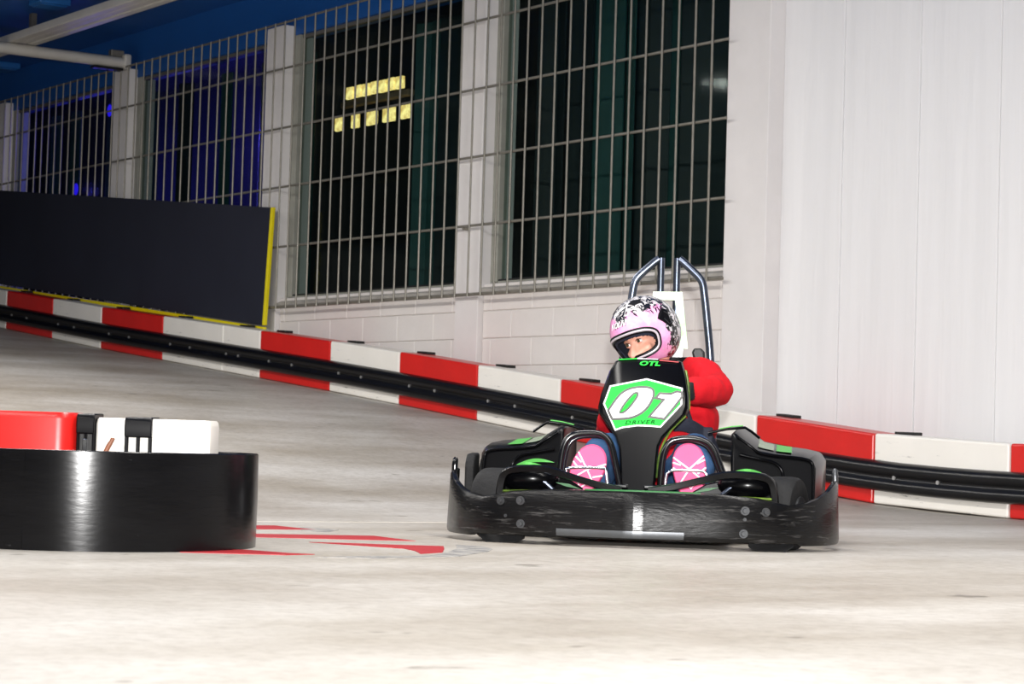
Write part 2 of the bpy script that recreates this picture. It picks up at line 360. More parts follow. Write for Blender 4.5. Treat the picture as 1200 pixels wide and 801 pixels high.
# windows
wi = 0
for bay in range(0, 5):
    x0, x1 = PIL[bay][1], PIL[bay + 1][0]
    wi += 1
    wn = empty('window_%d' % wi, ((x0 + x1) / 2, YF, SILL)); tag(wn, kind='structure')
    wn['label'] = 'tall dark window bay behind the grille, bay %s' % ['beyond the left edge', 'nearest the left edge', 'under the white post and cross beam', 'with yellow lit lamps behind its glass', 'on the right end, over the helmet'][bay]
    h = (x1 - x0) / 2; H = WTOP - SILL; fw = .095
    def fb(a, b, m='window_frame_grey', n='window_frame', p=wn, bev=.004): return bx(n, a, b, m, p, bev)
    fb((-h, 0, .05), (-h + fw, .08, H)); fb((h - fw, 0, .05), (h, .08, H)); fb((-h + fw, .03, H - .035), (h - fw, .08, H), 'beam_joint'); fb((-h + fw, .01, .035), (h - fw, .08, .06))
    # sloping sill with a dark shadow gap
    s = MB(); s.prism([(-.10, -.045), (-.10, -.01), (0, .045), (.08, .045), (.08, -.045)], lambda y, z: (-h, y, z), lambda y, z: (h, y, z)); s.build('window_sill', 'sill_grey', wn)
    fb((-h + fw, .012, .06), (h - fw, .06, .075), 'rebate_black', 'glazing_bead')
    pw = (2 * h - 2 * fw) / 3
    for k in range(3):
        a = -h + fw + k * pw
        bx('pane', (a + .004, .045, .075), (a + pw - .004, .051, H - .035), 'tinted_glass', wn)
    # vertical louvre slats hanging behind the glass
    ns = 16; sw = (2 * h - .1) / ns
    sl = [MB().box((-sw * .53, -.006, .0), (sw * .53, .006, H - .1)).mesh('blind_slat', m) for m in ('slat_teal', 'slat_dark')]
    rs = random.Random(bay * 5 + 3)
    for k in range(ns):
        if bay == 3 and k <= 7 or bay in (1, 2) and rs.random() < .55: continue
        o = bpy.data.objects.new('blind_slat', sl[0 if rs.random() < .42 else 1]); COL.objects.link(o); o.parent = wn
        o.location = (-h + .05 + (k + .5) * sw, .42, .05); o.rotation_euler = (0, 0, R(rs.uniform(-25, 35)))
# dark room behind the glass
ib = MB(); ib.box((-34, 13.0, -.4), (-11.9, 13.1, 4.9)); ib.box((-34, 10.5, 4.85), (-11.9, 13.1, 4.95)); ib.box((-34, 10.5, 1.0), (-11.9, 13.0, 1.05)); ib.box((-11.9, 10.5, -.4), (-11.82, 13.1, 4.95)); ib.box((-34.1, 10.3, -.4), (-34, 13.1, 4.95)); ib.box((-20.15, 10.75, 1.0), (-20.08, 13.0, 4.9))  # last box: partition added to keep blue light out of the yellow-panel bay
tag(ib.build('wall_interior', 'interior_dark'), 'dark room behind the windows', kind='structure')
lamp('blue_show_light', 'POINT', (-24.6, 12.0, 3.9), 75, (.12, .08, 1), shadow_soft_size=.1)
lamp('blue_show_light', 'POINT', (-23.0, 12.2, 2.6), 50, (.12, .08, 1), shadow_soft_size=.1)
lamp('blue_show_light', 'POINT', (-27.0, 11.9, 3.4), 75, (.1, .08, 1), shadow_soft_size=.1)

# lamps glowing behind the third window
for k in range(7):
    x = -19.60 + k * .158
    lo = MB().prism([(-.066, -.06), (.066, -.06), (.062, .06), (-.058, .06)], lambda a, c: (a, -.02, c), lambda a, c: (a, .02, c)).build('light_panel', 'lamp_yellow', None, None, .008, 2, (x, 11.4, 3.805 + .004 * (k % 2)))
    tag(lo, 'yellow lit ceiling panel behind the dark glass, %s of the upper row' % ['first from left', 'second from left', 'third from left', 'middle one', 'fifth from left', 'sixth from left', 'rightmost'][k], 'light panel', 'upper row of lit panels')
for k, (a, b) in enumerate(((-19.87, -19.74), (-19.545, -19.42), (-19.264, -19.075), (-18.938, -18.738), (-18.605, -18.44))):
    w2 = (b - a) / 2
    lo = MB().prism([(-w2, -.07), (w2, -.07), (w2, .07), (-w2, .07)], lambda p, c: (p, -.02, c), lambda p, c: (p, .02, c)).build('light_panel', 'lamp_yellow', None, None, .01, 2, ((a + b) / 2, 11.4, 3.512))
    tag(lo, 'small square yellow lit panel behind the dark glass, %s of the lower row' % ['leftmost and narrow', 'second from left', 'middle one', 'fourth from left', 'rightmost'][k], 'light panel', 'lower row of lit panels')
tag(bx('ledge', (-19.72, 11.36, 3.66), (-18.44, 11.44, 3.72), 'lit_ledge', None, .01), 'brown ledge between the two rows of yellow lit panels', 'ledge')
for x, y, z, lb in ((-24.2, 10.48, 3.1, 'small blue spot lamp low behind the window nearest the left edge'), (-23.35, 10.48, 3.92, 'bright blue lamp glowing high behind the window nearest the left edge'), (-18.3, 11.6, 2.0, 'dim blue lamp low behind the window with the yellow panels')):
    m_ = MB(); m_.ell((0, 0, 0), (.05, .02, .07), 14, 8)
    t_ = m_.build('spot_lamp', 'lamp_blue' if z > 2.5 else 'lamp_blue_dim', None, 180, 0, 2, (x, y, z)); tag(t_, lb, 'lamp')

# right-hand board-marked wall, set back from the window wall
wr = MB(); wr.box((-11.76, 10.30, -.4), (8, 10.6, 6.0)); wall_right = wr.build('wall_right', 'paint_boards'); tag(wall_right, 'white painted board-marked concrete wall on the right', kind='structure')
edges = [-11.755, -11.53, -11.15, -10.627, -10.433, -10.184, -9.734, -9.41, -9.0, -8.5, -7.9, -7.2, -6.4, -5.5, -4.4, -3, -1, 2]
for i, (a, b) in enumerate(zip(edges, edges[1:])):
    d = [0, .004, -.002, .005, -.001, .006, .001, .004, -.002, .003, .005, 0, .004, .001, .003, 0, .002][i]
    bx('panel', (a + .001, 10.285 - d * 1.7, -.3), (b - .001, 10.31, 5.98), 'paint_boards', wall_right, .002)

# steel grille in front of the windows
gr = empty('window_grille', (-19.5, YG, 1.548)); tag(gr, 'grey welded steel bar grille across the tall windows', 'grille')
ZT = 2.676
bar = MB(); bar.tube([(0, 0, -.02), (0, 0, ZT)], .0085, 6); bar_me = bar.mesh('bar', 'galvanised'); bar_me.polygons.foreach_set('use_smooth', [True] * len(bar_me.polygons)); bar_me.set_sharp_from_angle(angle=R(50))
for n in range(-66, 13):
    o = bpy.data.objects.new('bar', bar_me); COL.objects.link(o); o.parent = gr; o.location = (-14.577 + .1905 * n + 19.5, -.012, 0)
row = MB(); row.tube([(-7.7, 0, 0), (7.36, 0, 0)], .011, 6, up=(0, 0, 1)); row_me = row.mesh('cross_rod', 'galvanised')
for k, z in enumerate((0, .559, 1.119, 1.675, 2.237, 2.672)):
    o = bpy.data.objects.new('cross_rod', row_me); COL.objects.link(o); o.parent = gr; o.location = (0, .008, z)
bx('angle_bar', (-7.7, .004, -.016), (7.36, .022, .0), 'galvanised', gr, .003)
for px_ in (-25.8, -22.35, -18.89, -15.46):
    bx('fixing', (px_ + 19.5 - .02, .012, .53), (px_ + 19.5 + .02, YP - YG + .005, .57), 'galvanised', gr)

# ------------------------------------------------------------------ ceiling and its beams
cl = MB(); cl.box((-45, -14, 4.62), (8, 10.3, 4.75)); ceil = cl.build('ceiling', 'ceiling_blue'); tag(ceil, 'deep blue painted ceiling', kind='structure')
bm_ = empty('ceiling_beam', (-24, 8.86, 4.33)); tag(bm_, 'long grey white ribbed steel beam running under the blue ceiling', 'beam')
for a, b, z in ((-.065, .035, 0), (.048, .142, .006), (.155, .245, 0)): bx('flange', (-14, a, z), (13, b, z + .085), 'beam_paint', bm_, .012)
bx('web', (-14, -.05, .03), (13, .235, .08), 'beam_joint', bm_)
bx('hanger', (2, .08, .08), (2.06, .14, .29), 'beam_joint', bm_); bx('hanger', (-4, .08, .08), (-3.94, .14, .29), 'beam_joint', bm_)
cb = empty('cross_beam', (-22.2, 8, 4.21)); tag(cb, 'grey white tube beam reaching from the white post under the long beam', 'beam')
cm = MB(); cm.rings([[( .075 * math.cos(t), y, .06 + .06 * math.sin(t)) for t in [2 * math.pi * k / 14 for k in range(14)]] for y in (-3, 2.1)]); cm.build('tube', 'beam_paint', cb, 50)
bx('collar', (-.085, 2.08, -.01), (.085, 2.16, .15), 'beam_paint', cb, .02)
bx('bracket', (-.05, 1.75, -.03), (.05, 2.08, -.005), 'strap_black', cb)
bx('clamp', (-.06, 1.95, .12), (.02, 2.1, .19), 'galvanised', cb, .01)
for a, b, y0, y1, lb in ((-21.25, -20.95, 8.62, 8.95, 'pale blue fixture box on the ceiling above the long beam'), (-25.5, -25.1, 9.85, 10.12, 'pale blue fixture box on the ceiling at the far left wall')):
    t_ = empty('ceiling_box', ((a + b) / 2, (y0 + y1) / 2, 4.55)); tag(t_, lb, 'fixture')
    bx('housing', (-(b - a) / 2, -(y1 - y0) / 2, 0), ((b - a) / 2, (y1 - y0) / 2, .07), 'ceiling_fixture_blue', t_, .015); bx('lid', (-(b - a) / 2 + .03, -(y1 - y0) / 2 + .03, -.012), ((b - a) / 2 - .03, (y1 - y0) / 2 - .03, 0), 'ceiling_fixture_blue', t_, .004)

# ------------------------------------------------------------------ black banner board with yellow edging
bn = empty('banner_board', (-18.7, 10.052, 1.376)); tag(bn, 'long black advertising board with yellow edge trim behind the barrier', 'banner')
P = [(-9.3, 1.376 + .0983 * 9.25 - 1.376 + .01), (-.056, 0), (.033, 1.101), (-9.3, 1.101 + .0982 * 9.33)]
MB().prism(P, lambda x, z: (x, -.012, z), lambda x, z: (x, .012, z)).build('board', 'banner_black', bn)
MB().prism([(-.056, -.0), (-.016, -.0), (.073, 1.101), (.033, 1.101)], lambda x, z: (x, -.016, z), lambda x, z: (x, .016, z)).build('edge_trim', 'banner_yellow', bn, None, .003)
MB().prism([(-9.3, .0983 * 9.25 - .055), (-.02, -.055), (-.02, -.018), (-9.3, .0983 * 9.25 - .018)], lambda x, z: (x, -.016, z), lambda x, z: (x, .016, z)).build('edge_trim', 'banner_yellow', bn, None, .003)

# ------------------------------------------------------------------ barrier blocks along the wall
YB, TB, HB = 9.78, .245, .432
J = [-28.2, -27.0, -25.72, -24.412, -23.088, -21.807, -20.341, -19.037, -18.306, -17.022, -15.877, -14.71, -13.599, -12.49, -11.378, -10.261, -9.138, -8.01, -6.88, -5.75, -4.62]
names = ['white plastic barrier block farthest up the ramp', 'red plastic barrier block second farthest up the ramp', 'white plastic barrier block cut by the left picture edge',
 'red plastic barrier block under the banner, nearest the left edge', 'white plastic barrier block under the banner between the two leftmost red ones', 'red plastic barrier block under the middle of the black banner', 'longer white barrier block right of the middle red one, beside a short white one',
 'short white barrier block under the yellow corner of the banner', 'red plastic barrier block just right of the banner corner', 'white plastic barrier block between the two red ones right of the banner', 'red plastic barrier block beneath the pilaster left of the kart',
 'white plastic barrier block left of the kart, next to its number plate', 'red plastic barrier block partly hidden by the kart number plate', 'white plastic barrier block behind the driver in the red top', 'red plastic barrier block right behind the kart side pod', 'white plastic barrier block right of the kart', 'red plastic barrier block cut by the right picture edge', 'white plastic barrier block first beyond the right picture edge', 'red plastic barrier block second beyond the right picture edge', 'white plastic barrier block third beyond the right picture edge']
for i, (a, b) in enumerate(zip(J, J[1:])):
    cxm = (a + b) / 2; z0 = zf(cxm)
    root = empty('barrier_block', (cxm, YB + TB / 2, z0))
    red = names[i].startswith('red')
    tag(root, names[i], 'barrier block', 'red and white barrier blocks along the wall')
    a2, b2 = a + .006 - cxm, b - .006 - cxm; za, zb = zf(a) - z0 + .004, zf(b) - z0 + .004
    m = MB(); t = TB / 2
    nx = 4; vs_ = []
    X = [a2, a2 + .03, (a2 + b2) / 2, b2 - .03, b2]; rub = []
    for x in X:
        zb_ = za + (zb - za) * (x - a2) / (b2 - a2)
        vs_ += [(x, -t, zb_), (x, t, zb_), (x, t, zb_ + HB), (x, t - .02, zb_ + HB), (x, -t + .0, zb_ + HB), (x, -t, zb_ + .2)]
    m.rings([vs_[6 * k:6 * k + 6] for k in range(len(X))])
    me = m.mesh('body', 'block_red' if red else 'block_white')
    at = me.attributes.new('rub', 'FLOAT', 'POINT')
    for k in range(len(me.vertices)): at.data[k].value = 1.0 if (me.vertices[k].co.z - za < .25) else 0.0
    obj('body', me, root, None, .014, 3)
    zt = zb + HB - .1 * 0
    # strap that ties this block to its neighbour, on the back of the top
    def top_z(x): return (zf(cxm + x) - z0) + .004 + HB
    sA, sB = a2 + .01, a2 + .17
    MB().prism([(sA, top_z(sA) - .004), (sB, top_z(sB) - .004), (sB, top_z(sB) + .022), (sA, top_z(sA) + .016)], lambda x, z: (x, t - .085, z), lambda x, z: (x, t - .002, z)).build('tie_strap', 'strap_black', root, None, .004)

# black double rail in front of the blocks
rl = empty('guard_rail', (-15, YB, zf(-15) + .083)); tag(rl, 'continuous black double ridged plastic guard rail in front of the blocks', 'guard rail')
zr = zf(-15) + .083
prof = [(0, .0), (-.035, .004), (-.056, .02), (-.064, .042), (-.056, .066), (-.036, .082), (-.032, .094), (-.036, .104), (-.054, .118), (-.06, .14), (-.052, .164), (-.03, .182), (0, .188)]
sec = []
x = -28.2
def zs(x): return (zf(x - .3) + zf(x) + zf(x + .3)) / 3
while x < -4.6:
    sec.append([(x + 15, y - .003, zs(x) + .083 + z - zr) for y, z in prof]); x += .35
MB().rings(sec).build('rail', 'rail_black', rl, 60)
bo = MB(); bo.tube([(0, 0, 0), (0, -.012, 0)], .013, 8); bo_me = bo.mesh('bolt', 'bolt_zinc')
for a, b in zip(J, J[1:]):
    for fr in (.2, .53):
        xx = a + (b - a) * fr; o = bpy.data.objects.new('bolt', bo_me); COL.objects.link(o); o.parent = rl; o.location = (xx + 15, -.032, zs(xx) + .083 + .094 - zr)

# ------------------------------------------------------------------ emblem painted on the floor
em = empty('floor_emblem', (-6.9, 3.9, 0)); tag(em, 'worn red and grey round emblem painted on the concrete beside the ring', 'floor emblem')
shapes = [('grey_stroke', 'floor_grey', [(-6.69, 4.38), (-6.61, 4.43), (-6.43, 4.36), (-6.29, 4.25), (-6.01, 3.94), (-5.96, 3.63), (-6.03, 3.43), (-6.08, 3.59), (-6.08, 3.88), (-6.25, 4.06), (-6.47, 4.24)]),
 ('grey_stroke', 'floor_grey', [(-7.94, 4.45), (-7.94, 4.52), (-7.75, 4.52), (-7.58, 4.37), (-7.7, 4.32)]),
 ('red_stroke', 'floor_red', [(-8.1, 4.1), (-8.11, 4.33), (-8.11, 4.43), (-7.89, 4.42), (-7.77, 4.43), (-7.81, 4.17), (-7.78, 4.0)]),
 ('red_stroke', 'floor_red', [(-7.44, 3.7), (-7.44, 3.98), (-7.3, 4.41), (-6.94, 4.37), (-7.05, 4.16), (-7.21, 3.85), (-7.21, 3.65)]),
 ('red_stroke', 'floor_red', [(-6.87, 3.89), (-6.83, 3.98), (-6.69, 4.14), (-6.6, 4.27), (-6.44, 4.17), (-6.25, 4.04), (-6.18, 3.91), (-6.34, 3.99), (-6.48, 4.03), (-6.7, 3.95)]),
 ('red_stroke', 'floor_red', [(-6.44, 3.18), (-6.47, 3.23), (-6.43, 3.41), (-6.24, 3.47), (-6.18, 3.52), (-6.15, 3.4), (-6.31, 3.12)])]
for k, (n, m, p) in enumerate(shapes):
    MB().prism([(x + 6.9, y - 3.9) for x, y in p], lambda x, y: (x, y, 0), lambda x, y: (x, y, .0012 + .0002 * (k // 2))).build(n, m, em)

# ------------------------------------------------------------------ round bumper island with blocks inside
RC = Vector((-6.90, 3.05, 0)); LR = Vector((.56712, .82363, 0)); rz_cam = math.atan2(.82363, .56712)
ring = empty('bumper_ring', RC, rz_cam); tag(ring, 'round scuffed black plastic bumper ring standing on the concrete floor', 'bumper ring')
m = MB(); n = 96; rings = []
for rr, z in ((.57, .0), (.572, .15), (.57, .302), (.566, .305), (.558, .305), (.556, .302), (.556, 0)):
    rings.append([(rr * math.cos(2 * math.pi * k / n), rr * math.sin(2 * math.pi * k / n), z) for k in range(n)])
m.rings(rings + [rings[0]], True, False); m.build('band', 'ring_black', ring, 40)
# seam where the band overlaps
m = MB(); m.rings([[((.5725 + d) * math.cos(t), (.5725 + d) * math.sin(t), z) for t in (R(-104), R(-103.2), R(-101), R(-99), R(-97))] for z, d in ((.004, -.001), (.3, -.001))], False, False)
m.build('overlap_flap', 'ring_black', ring, 40)
def rblock(name, lab, x0, x1, y0, y1, h, mt, rr=.03):
    e = empty(name, RC + Matrix.Rotation(rz_cam, 3, 'Z') @ Vector(((x0 + x1) / 2, (y0 + y1) / 2, 0)), rz_cam); tag(e, lab, 'barrier block', 'blocks standing inside the black ring')
    hx, hy = (x1 - x0) / 2, (y1 - y0) / 2; pl = []
    for sx, sy, a0 in ((1, 1, 0), (-1, 1, 90), (-1, -1, 180), (1, -1, 270)):
        for q in range(7):
            t = R(a0 + 15 * q); pl.append((sx * (hx - rr) + rr * math.cos(t), sy * (hy - rr) + rr * math.sin(t)))
    rg = [[(x, y, 0) for x, y in pl], [(x, y, h - .02) for x, y in pl], [(x * .985, y * .98, h - .006) for x, y in pl], [(x * .96, y * .95, h) for x, y in pl]]
    me = MB().rings(rg).mesh('body', mt); at = me.attributes.new('rub', 'FLOAT', 'POINT')
    for v in at.data: v.value = 0
    obj('body', me, e, 50); return e, hx, hy
eR, hx, hy = rblock('barrier_block', 'red rounded barrier block inside the black ring at the left edge', -.36, .012, -.24, .02, .421, 'block_red', .06)
eW, hx, hy = rblock('barrier_block', 'white barrier block with black clip inside the black ring', .075, .44, -.215, .03, .408, 'block_white', .022)
def clip(parent, x0, x1, yf, h, nm='joining_clip'):
    c = MB(); w = x1 - x0
    c.prism([(yf - .02, h - .06), (yf - .024, h - .03), (yf - .02, h - .005), (yf - .008, h + .004), (yf + .14, h + .006), (yf + .14, h - .06)], lambda y, z: (x0, y, z), lambda y, z: (x1, y, z))
    for q in (0, .42, .86): c.box((x0 + q * w, yf - .014, .02), (x0 + q * w + .14 * w, yf + .01, h - .055))
    return c.build(nm, 'gasket_black', parent, 40, .004)
clip(eW, .171 - .2575, .258 - .2575, -hy, .408)
eC = empty('joining_clip', RC + Matrix.Rotation(rz_cam, 3, 'Z') @ Vector((.045, -.1, 0)), rz_cam); tag(eC, 'black plastic joining clip between the red and white blocks in the ring', 'clip')
clip(eC, -.03, .028, -.1, .415, 'clip_body'); bx('core', (-.028, -.085, 0), (.027, .08, .40), 'strap_black', eC, .005); 
bx('pin', (-.008, -.122, .02), (.006, -.108, .34), 'chrome', eC, .003)
t_ = MB(); t_.tube(spline([(-.012, 0, -.03), (.0, 0, .0), (.012, .0, .022), (.014, 0, .03)], 5), [.008] * 8 + [.007] * 7 + [.004], 8)
t_ = t_.build('hook', 'rust_copper', eW, 60); t_.location = (.12 - .2575, -hy - .012, .315)
#KARTSTART
# ------------------------------------------------------------------ go-kart (local x to the picture's right, y backwards, z up)
KO = Vector((-6.43648, 4.96801, 0)); KR = R(48.52321)
kart = empty('go_kart', KO, KR); tag(kart, 'black rental go-kart with green number plate and pink-soled driver aboard', 'go-kart')
def mir(pts, s): return [(p[0] * s,) + tuple(p[1:]) for p in pts]
PLAN = [(0, 0), (.03, .002), (.06, .0065), (.2, .0275), (.35, .051), (.45, .077), (.55, .12), (.64, .21), (.70, .32), (.733, .44), (.738, .56)]
TOPZ = [(0, .205), (.3, .203), (.45, .192), (.52, .178), (.57, .168), (.63, .18), (.67, .196), (.705, .22), (.73, .25), (.74, .262)]
def plan_y(x): return lerp(PLAN, abs(x))
half = spline([(x, y, 0) for x, y in PLAN], 8)
curve = [(-p.x, p.y) for p in half[::-1][:-1]] + [(p.x, p.y) for p in half]
def bump_pt(i, z, off=0):
    x, y = curve[i]; a = curve[max(i - 1, 0)]; b = curve[min(i + 1, len(curve) - 1)]
    t = Vector((b[0] - a[0], b[1] - a[1])).normalized(); nrm = Vector((-t.y, t.x))
    return (x + nrm.x * off, y + nrm.y * off, z)
rings = []
for i, (x, y) in enumerate(curve):
    tz = lerp(TOPZ, abs(x))
    if x < -.72 and y > .5: tz = .262
    bz = .03 if abs(x) < .6 else .022
    rings.append([bump_pt(i, bz + .006, -.004), bump_pt(i, bz, .002), bump_pt(i, bz, .02), bump_pt(i, tz - .004, .026), bump_pt(i, tz, .02), bump_pt(i, tz - .002, .008), bump_pt(i, tz - .014, .002), bump_pt(i, (tz + bz) * .5, -.002), bump_pt(i, bz + .02, -.006)])
fb_ = MB().rings(rings).build('front_bumper', 'bumper_black', kart, 45)
bolt = MB()
bolt.tube([(0, 0, 0), (0, -.006, 0)], .016, 14); bolt.tube([(0, -.006, 0), (0, -.012, 0)], [.011, .009], 8); bolt.tube([(0, -.010, 0), (0, -.0135, 0)], .0035, 6)
bolt_me = bolt.mesh('bolt', 'rim_alloy'); bolt_me.polygons.foreach_set('use_smooth', [True] * len(bolt_me.polygons)); bolt_me.set_sharp_from_angle(angle=R(40))
for x, z in ((-.489, .154), (-.414, .157), (-.411, .073), (.397, .146), (.470, .143), (.393, .064), (.397, .115), (-.47, .10)):
    o = bpy.data.objects.new('bolt', bolt_me); COL.objects.link(o); o.parent = fb_; sl_ = (plan_y(abs(x) + .03) - plan_y(abs(x) - .03)) / .06 * (1 if x > 0 else -1)
    k = .4 if (x, z) in ((.397, .115), (-.47, .10)) else 1
    o.location = (x, plan_y(x) - .004, z); o.rotation_euler = (0, 0, math.atan(sl_)); o.scale = (k,) * 3
m = MB(); idx = [i for i, c in enumerate(curve) if -.285 <= c[0] <= .19]
m.rings([[bump_pt(i, .036, -.004), bump_pt(i, .05, -.009), bump_pt(i, .062, -.008), bump_pt(i, .062, .01), bump_pt(i, .036, .01)] for i in idx]); m.build('skid_strip', 'rim_alloy', fb_, 40)
# green piping along the top lip of the bumper
m = MB(); idx = [i for i, c in enumerate(curve) if -.20 <= c[0] <= .24]
m.tube([bump_pt(i, lerp(TOPZ, abs(curve[i][0])) - .001, .013) for i in idx], .005, 8); m.build('green_piping', 'decal_green_dark', fb_, 60)
# end posts of the bumper
for s in (-1, 1):
    m = MB(); m.tube([(s * .726, .50, .1), (s * .724, .50, .27), (s * .722, .50, .296), (s * .72, .5, .304)], [.012, .012, .011, .005], 10); m.build('end_post', 'rim_alloy' if s > 0 else 'tube_black', fb_, 50)

# wheel-arch frames with an opening, one each side of the nose
for s in (-1, 1):
    path = spline(mir([(.05, .04, .208), (.14, .045, .224), (.24, .06, .250), (.32, .08, .270), (.40, .10, .272), (.462, .12, .264), (.488, .135, .245), (.500, .145, .20), (.503, .15, .165)], s), 6)
    m = MB(); rg = []
    for i, p in enumerate(path):
        a = path[max(i - 1, 0)]; b = path[min(i + 1, len(path) - 1)]; t = (b - a).normalized(); up = Vector((-t.z, 0, t.x)) * s; up.normalize(); bk = Vector((0, 1, 0)); wd = .013 if i < 14 else .015
        rg.append([p + up * wd, p + up * (wd * .6) - bk * .012, p - up * wd * .7 - bk * .010, p - up * wd + bk * .02, p - up * wd * .5 + bk * .04, p + up * wd * .9 + bk * .04])
    m.rings(rg); fr_ = m.build('wheel_arch', 'kart_black', kart, 50)
    m = MB(); m.prism(mir([(.20, .205, 0), (.25, .235, 0), (.33, .256, 0), (.47, .25, 0), (.50, .2, 0), (.49, .17, 0), (.2, .17, 0)], s), lambda x, z, q: (x, .19 + abs(x) * .1, z), lambda x, z, q: (x, .2 + abs(x) * .1, z)); m.build('inner_panel', 'kart_gloss', fr_, None, .006)
    m = MB(); m.prism(mir([(.205, .203, 0), (.26, .211, 0), (.30, .225, 0), (.25, .221, 0)], s), lambda x, z, q: (x, .16, z), lambda x, z, q: (x, .168, z)); m.build('green_flash', 'decal_green_dark', fr_)
    m = MB(); m.tube([(s * .24, .1, .197), (s * .36, .11, .193), (s * .49, .14, .189)], .004, 6); m.build('lip_edge', 'lime_edge', fr_)
    m = MB(); m.tube([(s * .3, .18, .19), (s * .34, .17, .225), (s * .46, .18, .235)], .008, 8); m.build('steering_rod', 'steel_tube', fr_, 60)
    # the round crown moulding with its green badge behind the arch
    m = MB(); m.ell((s * .40, .22, .235), (.11, .07, .055), 20, 10); cr = m.build('arch_crown', 'kart_gloss', kart, 180)
    m = MB(); m.rings([[(s * (.35 + .10 * k / 8), .20 - .045 * math.sin(math.pi * k / 8), zz + .012 * math.sin(math.pi * k / 8)) for k in range(9)] for zz in (.272, .284)], False, False); m.build('green_badge', 'pod_green', cr)

# wheels
tp = [(.045, .055), (.05, .062), (.105, .066), (.122, .062), (.129, .05), (.131, .03), (.131, 0), (.131, -.03), (.129, -.05), (.122, -.062), (.105, -.066), (.05, -.062), (.045, -.055)]
def wheel(x, y, r_scale, w_scale, steer, rear=False):
    m = MB(); n = 40
    m.rings([[(wz * w_scale, q * r_scale * math.cos(2 * math.pi * k / n), q * r_scale * math.sin(2 * math.pi * k / n)) for k in range(n)] for q, wz in tp] , True, True)
    t = m.build('tyre', 'tyre_rubber', kart, 35); t.location = (x, y, .131 * r_scale); t.rotation_euler = (0, 0, R(steer))
    m = MB(); m.tube([(-.071 * w_scale, 0, 0), (.071 * w_scale, 0, 0)], .062 * r_scale, 24); m.tube([(-.08 * w_scale, 0, 0), (.08 * w_scale, 0, 0)], .02, 12); m.build('rim', 'rim_alloy', t, 40)
    m = MB()
    for k in range(5):
        a = 2 * math.pi * k / 5; sx = .074 * w_scale * (1 if x > 0 else -1); m.box((sx - .004, .035 * math.cos(a) - .006, .035 * math.sin(a) - .006), (sx + .004, .035 * math.cos(a) + .006, .035 * math.sin(a) + .006))
    m.build('wheel_nuts', 'chrome', t)
wheel(-.53, .31, 1.03, .95, -17); wheel(.535, .31, 1.03, .95, -17); wheel(-.57, 1.36, 1.08, 1.5, 0, True); wheel(.57, 1.36, 1.08, 1.5, 0, True)
# chassis: floor tray and tubes
bx('floor_tray', (-.33, .16, .045), (.33, 1.12, .055), 'kart_black', kart)
for s in (-1, 1):
    m = MB(); m.tube(spline([(s * .3, .12, .06), (s * .3, .4, .06), (s * .36, .7, .06), (s * .36, 1.2, .06), (s * .3, 1.55, .08)], 5), .016, 10); m.build('chassis_tube', 'tube_black', kart, 60)
for y in (.31, 1.36):
    m = MB(); m.tube([(-.5, y, .135), (.5, y, .135)], .014, 10); m.build('axle', 'steel_tube', kart, 60)
# under-bumper skids
for s in (-1, 1):
    m = MB(); m.prism([(s * .425, .004), (s * .45, .0), (s * .545, .0), (s * .575, .018), (s * .575, .03), (s * .41, .03), (s * .41, .014)], lambda x, z: (x, .12 + z * 1.2, z + .001), lambda x, z: (x, .20, z + .001)); m.build('skid_plate', 'tyre_rubber', kart, None, .004)

